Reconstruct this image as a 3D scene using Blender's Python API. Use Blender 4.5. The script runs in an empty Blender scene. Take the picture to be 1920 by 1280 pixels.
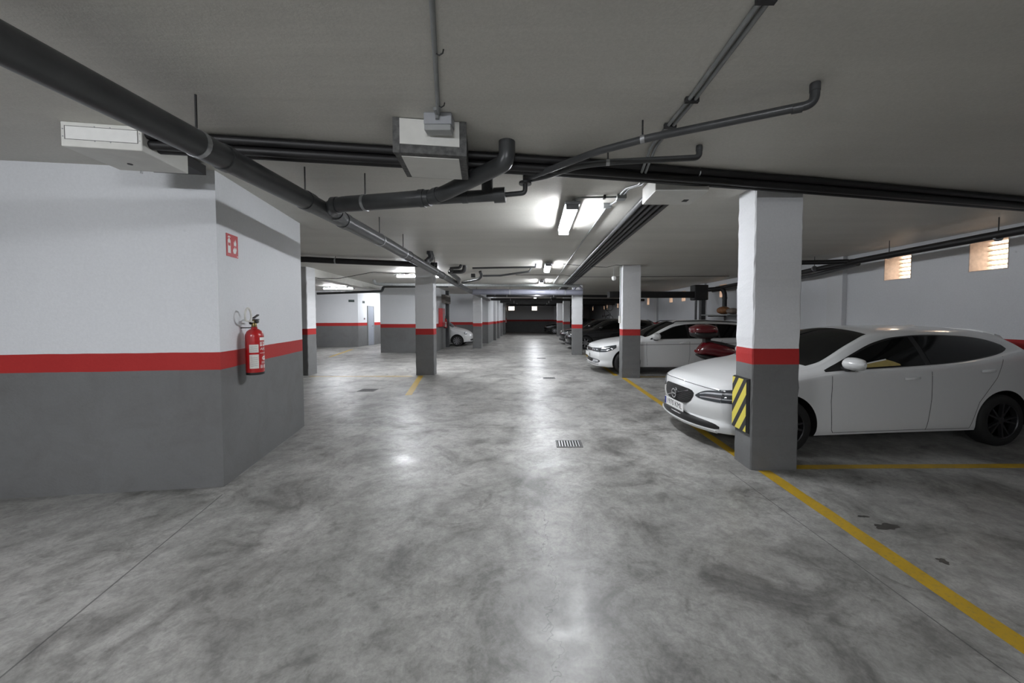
import bpy, bmesh, math, random
import numpy as np
from mathutils import Vector, Matrix

random.seed(7)
scene = bpy.context.scene
col = scene.collection
R = math.radians

# ------------------------------------------------------------------ camera
FPX = 690.0                      # focal length in pixels of the 1920 px wide frame
cam_d = bpy.data.cameras.new('camera')
cam = bpy.data.objects.new('camera', cam_d)
col.objects.link(cam)
cam.location = (0, 0, 1.57)
cam.rotation_euler = (R(90 - 1.98), 0, 0)
cam_d.sensor_width = 36.0
cam_d.lens = FPX / 1920 * 36.0
cam_d.shift_x = -43 / 1920       # the photograph is slightly off-centre
cam_d.shift_y = -23 / 1920
cam_d.clip_start = 0.05
cam_d.clip_end = 200
scene.camera = cam

# ------------------------------------------------------------------ world (daylight outside the louvred openings)
world = bpy.data.worlds.new('world')
scene.world = world
world.use_nodes = True
bg = world.node_tree.nodes['Background']
bg.inputs[0].default_value = (1.0, 0.80, 0.62, 1)
bg.inputs[1].default_value = 7.0

# ------------------------------------------------------------------ colour management
scene.view_settings.view_transform = 'Standard'
scene.view_settings.look = 'None'
scene.view_settings.gamma = 1.0
scene.view_settings.use_curve_mapping = False
scene.view_settings.exposure = -0.1
scene.cycles.max_bounces = 6
scene.cycles.diffuse_bounces = 4
scene.cycles.glossy_bounces = 2
scene.cycles.transmission_bounces = 1
scene.cycles.caustics_reflective = False
scene.cycles.caustics_refractive = False
LAMP = 170.0                     # emission of the tube diffusers

# ------------------------------------------------------------------ materials
MATS = {}
def srgb(r, g, b):
    f = lambda c: (c / 255 / 12.92) if c / 255 <= 0.04045 else ((c / 255 + 0.055) / 1.055) ** 2.4
    return (f(r), f(g), f(b), 1)

def new_mat(name):
    m = bpy.data.materials.new(name); m.use_nodes = True
    nt = m.node_tree
    return m, nt, nt.nodes['Principled BSDF']

def N(nt, kind, **kw):
    n = nt.nodes.new(kind)
    for k, v in kw.items():
        if k.startswith('i_'):
            n.inputs[int(k[2:]) if k[2:].isdigit() else k[2:]].default_value = v
        else:
            setattr(n, k, v)
    return n

def math_node(nt, op, a, b=None, clamp=False):
    n = nt.nodes.new('ShaderNodeMath'); n.operation = op; n.use_clamp = clamp
    for i, v in enumerate((a, b)):
        if v is None: continue
        if isinstance(v, (int, float)): n.inputs[i].default_value = v
        else: nt.links.new(v, n.inputs[i])
    return n.outputs[0]

def mix_col(nt, fac, a, b, blend='MIX'):
    n = nt.nodes.new('ShaderNodeMix'); n.data_type = 'RGBA'; n.blend_type = blend
    for sock, v in ((n.inputs[0], fac), (n.inputs[6], a), (n.inputs[7], b)):
        if isinstance(v, (int, float)): sock.default_value = v
        elif isinstance(v, tuple): sock.default_value = v
        else: nt.links.new(v, sock)
    return n.outputs[2]

def ramp(nt, fac, stops):
    n = nt.nodes.new('ShaderNodeValToRGB')
    el = n.color_ramp.elements
    while len(el) < len(stops): el.new(0.5)
    for e, (p, c) in zip(el, stops):
        e.position = p
        e.color = c if isinstance(c, tuple) else (c, c, c, 1)
    nt.links.new(fac, n.inputs[0])
    return n.outputs[0]

def noise(nt, vec, scale, detail=4, rough=0.55, dist=0.0):
    n = nt.nodes.new('ShaderNodeTexNoise')
    n.inputs['Scale'].default_value = scale; n.inputs['Detail'].default_value = detail
    n.inputs['Roughness'].default_value = rough; n.inputs['Distortion'].default_value = dist
    if vec is not None: nt.links.new(vec, n.inputs['Vector'])
    return n.outputs[0]

def bump(nt, bsdf, height, strength, dist=0.01):
    n = nt.nodes.new('ShaderNodeBump'); n.inputs['Strength'].default_value = strength
    n.inputs['Distance'].default_value = dist
    nt.links.new(height, n.inputs['Height']); nt.links.new(n.outputs[0], bsdf.inputs['Normal'])

def objcoord(nt):
    return nt.nodes.new('ShaderNodeTexCoord').outputs['Object']

def plain(name, c, rough=0.5, metal=0.0, var=0.12, scale=18, bmp=0.0, spec=0.5, coat=0.0):
    """one colour with a little procedural mottling"""
    if name in MATS: return MATS[name]
    m, nt, b = new_mat(name)
    co = objcoord(nt)
    f = noise(nt, co, scale)
    lo = tuple(max(0, v * (1 - var)) for v in c[:3]) + (1,)
    hi = tuple(min(1, v * (1 + var)) for v in c[:3]) + (1,)
    nt.links.new(ramp(nt, f, [(0.3, lo), (0.7, hi)]), b.inputs['Base Color'])
    b.inputs['Roughness'].default_value = rough
    b.inputs['Metallic'].default_value = metal
    b.inputs['Specular IOR Level'].default_value = spec
    if coat:
        b.inputs['Coat Weight'].default_value = coat; b.inputs['Coat Roughness'].default_value = 0.04
    if bmp: bump(nt, b, noise(nt, co, scale * 6), bmp)
    MATS[name] = m
    return m

def emit(name, c, s):
    if name in MATS: return MATS[name]
    m, nt, b = new_mat(name)
    b.inputs['Base Color'].default_value = c
    b.inputs['Emission Color'].default_value = c
    b.inputs['Emission Strength'].default_value = s
    MATS[name] = m
    return m

def painted_wall(name, white=(0.72, 0.735, 0.76, 1), z0=1.085, z1=1.245, grey=(0.165, 0.168, 0.168, 1)):
    """rendered wall: grey dado, red band, white above, split by height"""
    m, nt, b = new_mat(name)
    co = objcoord(nt)
    sep = nt.nodes.new('ShaderNodeSeparateXYZ'); nt.links.new(co, sep.inputs[0])
    wob = math_node(nt, 'MULTIPLY', math_node(nt, 'SUBTRACT', noise(nt, co, 3.0, 3), 0.5), 0.012)
    z = math_node(nt, 'ADD', sep.outputs[2], wob)
    def step(edge): return math_node(nt, 'MULTIPLY', math_node(nt, 'SUBTRACT', z, edge - 0.002), 250.0, True)
    big = noise(nt, co, 1.1, 5, 0.6)
    fine = noise(nt, co, 46, 3, 0.7)
    spots = ramp(nt, noise(nt, co, 7.5, 2, 0.4), [(0.18, 0.45), (0.235, 1.0)])
    gre = mix_col(nt, big, tuple(v * 0.82 for v in grey[:3]) + (1,), tuple(v * 1.18 for v in grey[:3]) + (1,))
    # scuffs and dust towards the bottom of the dado
    dirt = math_node(nt, 'MULTIPLY', ramp(nt, noise(nt, co, 2.2, 4, 0.7, 0.6), [(0.45, 0.0), (0.75, 1.0)]), 0.45)
    gre = mix_col(nt, dirt, gre, (0.11, 0.105, 0.10, 1))
    red = mix_col(nt, big, (0.36, 0.022, 0.022, 1), (0.47, 0.035, 0.032, 1))
    whi = mix_col(nt, big, tuple(v * 0.93 for v in white[:3]) + (1,), tuple(min(1, v * 1.05) for v in white[:3]) + (1,))
    whi = mix_col(nt, 0.5, whi, spots, 'MULTIPLY')
    c = mix_col(nt, step(z0), gre, red)
    c = mix_col(nt, step(z1), c, whi)
    c = mix_col(nt, 0.16, c, ramp(nt, fine, [(0.3, 0.6), (0.7, 1.0)]), 'MULTIPLY')
    nt.links.new(c, b.inputs['Base Color'])
    b.inputs['Roughness'].default_value = 0.62
    b.inputs['Specular IOR Level'].default_value = 0.3
    bump(nt, b, noise(nt, co, 60, 1, 0.6), 0.25, 0.004)
    MATS[name] = m
    return m

def ceiling_mat():
    m, nt, b = new_mat('ceiling paint')
    co = objcoord(nt)
    a = noise(nt, co, 0.55, 5, 0.6, 0.3)
    # shuttering bands across the slab
    mp = N(nt, 'ShaderNodeMapping'); mp.inputs['Scale'].default_value = (0.12, 1.6, 1); nt.links.new(co, mp.inputs[0])
    band = noise(nt, mp.outputs[0], 2.0, 3, 0.6)
    f = noise(nt, co, 70, 2, 0.7)
    c = mix_col(nt, a, (0.58, 0.565, 0.52, 1), (0.70, 0.685, 0.635, 1))
    c = mix_col(nt, 0.35, c, ramp(nt, band, [(0.3, 0.72), (0.7, 1.0)]), 'MULTIPLY')
    c = mix_col(nt, 0.25, c, ramp(nt, f, [(0.3, 0.6), (0.7, 1.0)]), 'MULTIPLY')
    nt.links.new(c, b.inputs['Base Color'])
    b.inputs['Roughness'].default_value = 0.55
    b.inputs['Specular IOR Level'].default_value = 0.35
    h = math_node(nt, 'ADD', math_node(nt, 'MULTIPLY', band, 1.0), math_node(nt, 'MULTIPLY', f, 0.12))
    bump(nt, b, h, 0.35, 0.02)
    return m

def floor_mat():
    m, nt, b = new_mat('polished concrete')
    co = objcoord(nt)
    sep = nt.nodes.new('ShaderNodeSeparateXYZ'); nt.links.new(co, sep.inputs[0])
    X, Y = sep.outputs[0], sep.outputs[1]
    a = noise(nt, co, 0.45, 6, 0.62, 0.4)
    bb = noise(nt, co, 1.7, 6, 0.68, 0.8)
    c_ = noise(nt, co, 9.0, 4, 0.7, 0.5)
    d = noise(nt, co, 60, 2, 0.7)
    c = ramp(nt, bb, [(0.28, (0.13, 0.127, 0.119, 1)), (0.47, (0.375, 0.369, 0.350, 1)), (0.62, (0.47, 0.464, 0.442, 1)), (0.8, (0.57, 0.563, 0.54, 1))])
    c = mix_col(nt, 0.75, c, ramp(nt, a, [(0.3, 0.62), (0.65, 1.0)]), 'MULTIPLY')
    c = mix_col(nt, 0.6, c, ramp(nt, c_, [(0.32, 0.5), (0.58, 1.0)]), 'MULTIPLY')
    c2_ = noise(nt, co, 26, 3, 0.75, 0.8)
    c = mix_col(nt, 0.4, c, ramp(nt, c2_, [(0.34, 0.5), (0.58, 1.0)]), 'MULTIPLY')
    big_ = noise(nt, co, 0.8, 3, 0.5, 1.5)
    c = mix_col(nt, 0.7, c, ramp(nt, big_, [(0.36, 0.66), (0.56, 1.0)]), 'MULTIPLY')
    c = mix_col(nt, 0.3, c, ramp(nt, d, [(0.25, 0.5), (0.6, 1.0)]), 'MULTIPLY')
    # dark blotches
    bl = ramp(nt, noise(nt, co, 3.1, 5, 0.75, 1.2), [(0.57, 0.0), (0.74, 0.72)])
    c = mix_col(nt, bl, c, (0.07, 0.068, 0.062, 1))
    # saw-cut joints and one crack
    def line(coord, at, w): return math_node(nt, 'LESS_THAN', math_node(nt, 'ABSOLUTE', math_node(nt, 'SUBTRACT', coord, at)), w)
    def rng(coord, lo, hi): return math_node(nt, 'MULTIPLY', math_node(nt, 'GREATER_THAN', coord, lo), math_node(nt, 'LESS_THAN', coord, hi))
    Xs = math_node(nt, 'ADD', X, math_node(nt, 'MULTIPLY', Y, 0.263))       # slanted joint on the left
    joints = math_node(nt, 'MULTIPLY', line(Xs, -1.92, 0.005), rng(Y, -9, 3.2))
    Xr = math_node(nt, 'ADD', X, math_node(nt, 'MULTIPLY', Y, 0.049))
    joints = math_node(nt, 'MAXIMUM', joints, math_node(nt, 'MULTIPLY', line(Xr, 2.157, 0.004), rng(Y, -9, 3.7)))
    Yr = math_node(nt, 'ADD', Y, math_node(nt, 'MULTIPLY', X, 0.045))
    joints = math_node(nt, 'MAXIMUM', joints, math_node(nt, 'MULTIPLY', line(Yr, 5.12, 0.006), rng(X, -4, 2.1)))
    joints = math_node(nt, 'MAXIMUM', joints, math_node(nt, 'MULTIPLY', line(Yr, 10.6, 0.008), rng(X, -6, 2.1)))
    Xc = math_node(nt, 'ADD', X, math_node(nt, 'MULTIPLY', math_node(nt, 'SUBTRACT', noise(nt, co, 2.6, 4, 0.75), 0.5), 0.5))
    crack = math_node(nt, 'MULTIPLY', line(Xc, 0.09, 0.0035), rng(Y, 1.4, 3.6))
    joints = math_node(nt, 'MAXIMUM', joints, math_node(nt, 'MULTIPLY', crack, 0.7))
    c = mix_col(nt, math_node(nt, 'MULTIPLY', joints, 0.75), c, (0.05, 0.05, 0.05, 1))
    nt.links.new(c, b.inputs['Base Color'])
    r = ramp(nt, noise(nt, co, 2.3, 4, 0.7, 0.6), [(0.3, 0.30), (0.7, 0.50)])
    nt.links.new(r, b.inputs['Roughness'])
    b.inputs['Specular IOR Level'].default_value = 0.5
    bump(nt, b, noise(nt, co, 2.2, 4, 0.65), 0.10, 0.018)
    return m

def hazard_mat():
    m, nt, b = new_mat('hazard stripes')
    co = objcoord(nt)
    sep = nt.nodes.new('ShaderNodeSeparateXYZ'); nt.links.new(co, sep.inputs[0])
    s = math_node(nt, 'ADD', math_node(nt, 'MULTIPLY', sep.outputs[2], 4.5), math_node(nt, 'MULTIPLY', sep.outputs[1], 6.5))
    f = math_node(nt, 'GREATER_THAN', math_node(nt, 'FRACT', math_node(nt, 'ADD', s, 20.35)), 0.42)
    nt.links.new(mix_col(nt, f, (0.03, 0.03, 0.03, 1), (0.72, 0.62, 0.10, 1)), b.inputs['Base Color'])
    b.inputs['Roughness'].default_value = 0.6
    return m

def paint_line_mat(name, c):
    m, nt, b = new_mat(name)
    co = objcoord(nt)
    w = ramp(nt, noise(nt, co, 38, 5, 0.75), [(0.30, 0.35), (0.48, 1.0)])
    cc = mix_col(nt, w, (0.20, 0.17, 0.09, 1), c)
    cc = mix_col(nt, 0.5, cc, ramp(nt, noise(nt, co, 5, 4), [(0.3, 0.7), (0.7, 1.0)]), 'MULTIPLY')
    nt.links.new(cc, b.inputs['Base Color']); b.inputs['Roughness'].default_value = 0.45
    return m

M_WALL = painted_wall('painted wall')
M_PILLAR = painted_wall('painted pillar', white=(0.70, 0.71, 0.725, 1))
M_CEIL = ceiling_mat()
M_FLOOR = floor_mat()
M_HAZ = hazard_mat()
M_YEL = paint_line_mat('yellow road paint', (0.46, 0.29, 0.015, 1))
M_PVC = plain('grey pvc', (0.052, 0.054, 0.056), 0.34, var=0.18, scale=5)
M_PVCB = plain('black pvc', (0.007, 0.0065, 0.007), 0.5, var=0.2, scale=5)
M_PVCL = plain('blue grey pvc', (0.20, 0.205, 0.25), 0.3, scale=4)
M_STEEL = plain('galvanised steel', (0.42, 0.43, 0.44), 0.42, 0.85, scale=30)
M_COND = plain('conduit grey', (0.24, 0.25, 0.25), 0.45)
M_BOXW = plain('white sheet metal', (0.66, 0.655, 0.62), 0.5, var=0.05, scale=9)
M_BOXG = plain('mortar grey', (0.10, 0.10, 0.098), 0.8, var=0.45, scale=26, bmp=0.3)
M_DARK = plain('dark plastic', (0.018, 0.018, 0.019), 0.5)
M_LAMPBODY = plain('lamp body grey', (0.33, 0.34, 0.36), 0.45, var=0.05)
M_TUBE = emit('tube diffuser', (0.93, 0.955, 1.0, 1), LAMP)
M_REDP = plain('red enamel', (0.40, 0.012, 0.014), 0.28, var=0.08, coat=0.4)
M_LABEL = plain('label paper', (0.62, 0.62, 0.58), 0.55, var=0.08, scale=60)
M_BLACK = plain('black rubber', (0.012, 0.012, 0.012), 0.6)
M_DOOR = plain('door grey blue', (0.27, 0.29, 0.33), 0.4, var=0.05)
M_GRATE = plain('cast grate', (0.10, 0.10, 0.10), 0.5, 0.5, var=0.3, scale=40)
M_PIT = plain('drain pit', (0.006, 0.006, 0.006), 0.8)
M_STAIN = plain('oil stain', (0.045, 0.042, 0.038), 0.3, var=0.4, scale=14)
M_LOUV = plain('louvre slat', (0.62, 0.58, 0.52), 0.5)
M_JAMB = plain('window jamb plaster', (0.62, 0.54, 0.49), 0.7)
M_WHITEP = plain('white print', (0.78, 0.78, 0.76), 0.5, var=0.03)
M_REDSIGN = plain('red sign face', (0.45, 0.014, 0.02), 0.4, var=0.05)

# ------------------------------------------------------------------ mesh builder
class MB:
    def __init__(s): s.v = []; s.f = []; s.mi = []; s.cur = 0
    def add(s, verts, faces):
        o = len(s.v); s.v += [tuple(q) for q in verts]
        s.f += [tuple(i + o for i in f) for f in faces]; s.mi += [s.cur] * len(faces)
        return s
    def box(s, x0, x1, y0, y1, z0, z1, m=None):
        vs = [(x, y, z) for z in (z0, z1) for y in (y0, y1) for x in (x0, x1)]
        if m is not None: vs = [tuple(m @ Vector(q)) for q in vs]
        return s.add(vs, [(0, 2, 3, 1), (4, 5, 7, 6), (0, 1, 5, 4), (2, 6, 7, 3), (0, 4, 6, 2), (1, 3, 7, 5)])
    def bbox(s, x0, x1, y0, y1, z0, z1, r=0.01, m=None, seg=2):
        """box with bevelled edges"""
        bm = bmesh.new()
        bmesh.ops.create_cube(bm, size=1)
        for q in bm.verts:
            q.co = ((x0 + x1) / 2 + q.co.x * (x1 - x0), (y0 + y1) / 2 + q.co.y * (y1 - y0), (z0 + z1) / 2 + q.co.z * (z1 - z0))
        bmesh.ops.bevel(bm, geom=bm.edges[:], offset=r, segments=seg, affect='EDGES', profile=0.5)
        bm.verts.index_update()
        vs = [tuple(m @ q.co) if m is not None else tuple(q.co) for q in bm.verts]
        fs = [tuple(q.index for q in f.verts) for f in bm.faces]
        bm.free()
        return s.add(vs, fs)
    def prism(s, pts, z0, z1):
        n = len(pts)
        vs = [(x, y, z0) for x, y in pts] + [(x, y, z1) for x, y in pts]
        fs = [tuple(range(n - 1, -1, -1)), tuple(range(n, 2 * n))] + [(i, (i + 1) % n, n + (i + 1) % n, n + i) for i in range(n)]
        return s.add(vs, fs)
    def tube(s, pts, r, n=14, cap=True):
        pts = [Vector(q) for q in pts]
        rs = r if isinstance(r, (list, tuple)) else [r] * len(pts)
        tang = []
        for i in range(len(pts)):
            a = pts[max(0, i - 1)]; b = pts[min(len(pts) - 1, i + 1)]
            tang.append((b - a).normalized())
        up = Vector((0, 0, 1)) if abs(tang[0].z) < 0.9 else Vector((1, 0, 0))
        u = tang[0].cross(up).normalized()
        vs = []
        for i, q in enumerate(pts):
            u = (u - tang[i] * u.dot(tang[i])).normalized()
            w = tang[i].cross(u)
            for k in range(n):
                a = 2 * math.pi * k / n
                vs.append(tuple(q + (u * math.cos(a) + w * math.sin(a)) * rs[i]))
        fs = []
        for i in range(len(pts) - 1):
            for k in range(n):
                k2 = (k + 1) % n
                fs.append((i * n + k, (i + 1) * n + k, (i + 1) * n + k2, i * n + k2))
        if cap:
            fs.append(tuple(range(n))); fs.append(tuple((len(pts) - 1) * n + k for k in range(n - 1, -1, -1)))
        return s.add(vs, fs)
    def lathe(s, prof, n=24, m=None):
        """prof: (radius, z) list, revolved about local z; m places it"""
        vs = []; fs = []
        for r, z in prof:
            for k in range(n):
                a = 2 * math.pi * k / n
                q = Vector((r * math.cos(a), r * math.sin(a), z))
                vs.append(tuple(m @ q) if m is not None else tuple(q))
        for i in range(len(prof) - 1):
            for k in range(n):
                k2 = (k + 1) % n
                fs.append((i * n + k, i * n + k2, (i + 1) * n + k2, (i + 1) * n + k))
        if prof[0][0] > 1e-4: fs.append(tuple(range(n - 1, -1, -1)))
        if prof[-1][0] > 1e-4: fs.append(tuple((len(prof) - 1) * n + k for k in range(n)))
        return s.add(vs, fs)
    def ball(s, c, rx, ry, rz, n=14, k=9):
        prof = [(math.sin(math.pi * i / k), -math.cos(math.pi * i / k)) for i in range(k + 1)]
        m = Matrix.Translation(c) @ Matrix.Diagonal((rx, ry, rz, 1))
        return s.lathe([(max(r, 1e-5), z) for r, z in prof], n, m)
    def mesh(s, name, smooth=None):
        me = bpy.data.meshes.new(name); me.from_pydata(s.v, [], s.f)
        if any(s.mi): me.polygons.foreach_set('material_index', s.mi)
        if smooth is not None:
            me.polygons.foreach_set('use_smooth', [True] * len(me.polygons))
            me.update()
            try: me.set_sharp_from_angle(angle=R(smooth))
            except Exception: pass
        me.update()
        return me
    def build(s, name, mat, parent=None, loc=(0, 0, 0), rot=(0, 0, 0), smooth=None):
        o = bpy.data.objects.new(name, s.mesh(name, smooth))
        for q in (mat if isinstance(mat, (list, tuple)) else [mat]): o.data.materials.append(q)
        col.objects.link(o)
        o.location = loc; o.rotation_euler = rot
        if parent is not None: o.parent = parent
        return o

def tag(o, label=None, cat=None, group=None, kind=None):
    if label: o['label'] = label
    if cat: o['category'] = cat
    if group: o['group'] = group
    if kind: o['kind'] = kind
    return o

def thing(name, label, cat, loc=(0, 0, 0), rz=0.0, group=None):
    o = bpy.data.objects.new(name, None); col.objects.link(o)
    o.empty_display_size = 0.1
    o.location = loc; o.rotation_euler = (0, 0, rz)
    return tag(o, label, cat, group)

def copy_tree(o, parent=None):
    c = o.copy(); col.objects.link(c); c.parent = parent
    for ch in list(o.children): copy_tree(ch, c)
    return c

def fillet(pts, r, n=6):
    """round the inner corners of a polyline"""
    pts = [Vector(q) for q in pts]
    out = [pts[0]]
    for i in range(1, len(pts) - 1):
        a, b, c = pts[i - 1], pts[i], pts[i + 1]
        d1 = (a - b); d2 = (c - b)
        rr = min(r, d1.length * 0.45, d2.length * 0.45)
        p0 = b + d1.normalized() * rr; p1 = b + d2.normalized() * rr
        for k in range(n + 1):
            t = k / n
            out.append(p0 * (1 - t) ** 2 + b * 2 * t * (1 - t) + p1 * t * t)
    out.append(pts[-1])
    return out

def text_mesh(body, size, mat, name, parent, m, extrude=0.0006):
    cu = bpy.data.curves.new(name, 'FONT'); cu.body = body; cu.size = size
    cu.align_x = 'CENTER'; cu.align_y = 'CENTER'; cu.extrude = extrude
    tmp = bpy.data.objects.new(name, cu); col.objects.link(tmp)
    dg = bpy.context.evaluated_depsgraph_get()
    me = bpy.data.meshes.new_from_object(tmp.evaluated_get(dg))
    bpy.data.objects.remove(tmp); bpy.data.curves.remove(cu)
    me.materials.clear(); me.materials.append(mat)
    o = bpy.data.objects.new(name, me); col.objects.link(o)
    o.parent = parent; o.matrix_local = m
    return o
# ================================================================== STRUCTURE
CZ = 2.88
def struct(name, mb, mat, smooth=None):
    o = mb.build(name, mat, smooth=smooth); o['kind'] = 'structure'; return o

struct('floor', MB().box(-13, 7.3, -9.5, 46.5, -0.12, 0), M_FLOOR)
struct('ceiling', MB().box(-13, 7.3, -9.5, 46.5, CZ, CZ + 0.2), M_CEIL)

# near left block with the extinguisher: front face, slanted side, return
def wall_run(name, pts, t=0.2):
    """closed wall slab following a polyline; thickness goes to the left of the direction"""
    mb = MB()
    P = [Vector((x, y)) for x, y in pts]
    off = []
    for i, q in enumerate(P):
        ns = []
        if i > 0: d = (P[i] - P[i - 1]).normalized(); ns.append(Vector((-d.y, d.x)))
        if i < len(P) - 1: d = (P[i + 1] - P[i]).normalized(); ns.append(Vector((-d.y, d.x)))
        n = sum(ns, Vector((0, 0))).normalized()
        off.append(q + n * (t / max(0.4, n.dot(ns[0]))))
    n = len(P)
    vs = [(q.x, q.y, z) for z in (0, CZ) for q in P] + [(q.x, q.y, z) for z in (0, CZ) for q in off]
    fs = []
    for i in range(n - 1):
        fs.append((i, i + 1, n + i + 1, n + i))
        fs.append((2 * n + i + 1, 2 * n + i, 3 * n + i, 3 * n + i + 1))
        fs.append((n + i, n + i + 1, 3 * n + i + 1, 3 * n + i))
        fs.append((i + 1, i, 2 * n + i, 2 * n + i + 1))
    fs.append((0, n, 3 * n, 2 * n)); fs.append((n - 1, 3 * n - 1, 4 * n - 1, 2 * n - 1))
    mb.add(vs, fs)
    return struct(name, mb, M_WALL)

wall_run('wall_left', [(-12.9, 2.05), (-4.609, 3.118), (-2.872, 3.347), (-3.31, 5.23), (-7.0, 5.4)])
wall_run('wall_left_room', [(-12.9, 5.6), (-12.5, 18.4), (-9.14, 19.02), (-8.9, 21.6), (-8.6, 26)])
wall_run('wall_left_block', [(-6.3, 20.9), (-6.69, 15.93), (-4.36, 15.97), (-4.55, 18.75)])
wall_run('wall_left_bay', [(-6.25, 26.15), (-6.9, 21.6), (-2.72, 21.4), (-2.80, 36.6), (-3.15, 37.45)])
# the far end, with two louvred openings, and the deeper bay on the right
def wall_with_openings_x(name, y0, y1, x0, x1, ops):
    """wall facing -y, openings = (xa, xb, za, zb)"""
    mb = MB(); za, zb = ops[0][2], ops[0][3]
    mb.box(x0, x1, y0, y1, 0, za); mb.box(x0, x1, y0, y1, zb, CZ)
    xs = x0
    for a, b, _, _ in ops:
        mb.box(xs, a, y0, y1, za, zb); xs = b
    mb.box(xs, x1, y0, y1, za, zb)
    return struct(name, mb, M_WALL)
FARW = [(-2.72, -2.08, 2.16, 2.60), (-0.32, 0.22, 2.16, 2.60)]
wall_with_openings_x('wall_back', 37.5, 37.85, -3.5, 2.3, FARW)
struct('wall_back_return', MB().box(2.3, 2.55, 37.5, 46, 0, CZ), M_WALL)
struct('wall_back_bay', MB().box(2.3, 7.2, 46, 46.3, 0, CZ), M_WALL)
struct('wall_behind', MB().box(-13, 7.2, -9.4, -9.1, 0, CZ), M_WALL)
struct('wall_left_rear', MB().box(-13, -12.8, -9.1, 27, 0, CZ), M_WALL)
struct('wall_left_end', MB().box(-12.8, -6.2, 26, 26.2, 0, CZ), M_WALL)

# right wall with splayed louvred openings
WX = 6.8
OPEN = [(5.31, 5.80), (6.68, 7.20), (9.95, 10.4), (13.1, 13.6), (16.65, 17.1), (18.2, 18.65), (21.9, 22.35), (26.0, 26.45), (30.0, 30.45), (34.5, 34.9), (36.0, 36.4), (43.0, 43.5)]
OZ0, OZ1 = 2.26, 2.74
mb = MB()
mb.box(WX, WX + 0.35, -9.1, 46, 0, OZ0); mb.box(WX, WX + 0.35, -9.1, 46, OZ1, CZ)
ys = -9.1
for a, b in OPEN:
    mb.box(WX, WX + 0.35, ys, a, OZ0, OZ1); ys = b
mb.box(WX, WX + 0.35, ys, 46, OZ0, OZ1)
struct('wall_right', mb, M_WALL)
# engaged piers on the right wall
for i, y in enumerate((8.05, 14.6, 20.3, 27.8, 33)):
    tag(MB().box(WX - 0.10, WX + 0.05, y, y + 0.42, 0, CZ).build('trim_%d' % (i + 1), M_PILLAR), kind='structure')

def louvre(n, axis, a, b, za, zb, depth_at):
    """window_<n>: lining, slats one by one"""
    mb = MB(); t = 0.012
    root = bpy.data.objects.new('window_%d' % n, None); col.objects.link(root); root['kind'] = 'structure'
    w0, w1 = depth_at
    def bx(m, u0, u1, d0, d1, z0, z1):
        if axis == 'y': m.box(d0, d1, u0, u1, z0, z1)
        else: m.box(u0, u1, d0, d1, z0, z1)
    bx(mb, a, a + t, w0, w1, za, zb); bx(mb, b - t, b, w0, w1, za, zb)
    bx(mb, a + t, b - t, w0, w1, za, za + t); bx(mb, a + t, b - t, w0, w1, zb - t, zb)
    mb.build('window_frame', M_JAMB, root)
    k = 6 if (b - a) > 0.3 else 5
    h = (zb - za - 2 * t) / k
    sl = None
    for i in range(k):
        z = za + t + h * i
        if sl is None:
            m2 = MB(); d0, d1 = w1 - 0.075, w1 - 0.015
            vs = []
            for (d, zz) in ((d0, 0.0), (d1, h * 0.42), (d1, h * 0.42 + 0.008), (d0, 0.008)):
                for u in (a + t, b - t):
                    vs.append((d, u, zz) if axis == 'y' else (u, d, zz))
            m2.add(vs, [(0, 1, 3, 2), (2, 3, 5, 4), (4, 5, 7, 6), (6, 7, 1, 0), (0, 2, 4, 6), (1, 7, 5, 3)])
            sl = m2.build('slat', M_LOUV, root, (0, 0, z))
        else:
            s2 = sl.copy(); col.objects.link(s2); s2.location.z = z
    return root
wn = 1
for a, b in OPEN:
    louvre(wn, 'y', a, b, OZ0, OZ1, (WX - 0.004, WX + 0.35)); wn += 1
for a, b, za, zb in FARW:
    louvre(wn, 'x', a, b, za, zb, (37.496, 37.85)); wn += 1

# dropped beam between the left pillar and the block
struct('trim_6', MB().add([(-6.02, 9.9, 2.66), (-6.69, 15.95, 2.66), (-7.0, 15.95, 2.66), (-6.4, 9.9, 2.66),
                           (-6.02, 9.9, CZ), (-6.69, 15.95, CZ), (-7.0, 15.95, CZ), (-6.4, 9.9, CZ)],
       [(3, 2, 1, 0), (4, 5, 6, 7), (0, 1, 5, 4), (1, 2, 6, 5), (2, 3, 7, 6), (3, 0, 4, 7)]), M_BOXW)

# grey metal door in the bright left-hand wall and the one further on
def door(n, x0, y0, x1, y1, h=2.1):
    root = bpy.data.objects.new('door_%d' % n, None); col.objects.link(root); root['kind'] = 'structure'
    d = Vector((x1 - x0, y1 - y0, 0)); L = d.length; rz = math.atan2(d.y, d.x)
    root.location = (x0, y0, 0); root.rotation_euler = (0, 0, rz)
    MB().box(0.05, L - 0.05, -0.035, 0.0, 0.01, h).build('door_leaf', M_DOOR, root)
    MB().box(0, 0.05, -0.05, 0, 0, h + 0.05).box(L - 0.05, L, -0.05, 0, 0, h + 0.05).box(0.05, L - 0.05, -0.05, 0, h, h + 0.05).build('door_frame', M_COND, root)
    MB().tube(fillet([(L - 0.16, -0.035, 1.05), (L - 0.16, -0.08, 1.05), (L - 0.28, -0.08, 1.05)], 0.02, 4), 0.01, 8).build('door_handle', M_DARK, root, smooth=40)
door(1, -9.065, 19.88, -9.0, 20.52)
door(2, -8.86, 22.1, -8.79, 22.9)

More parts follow.
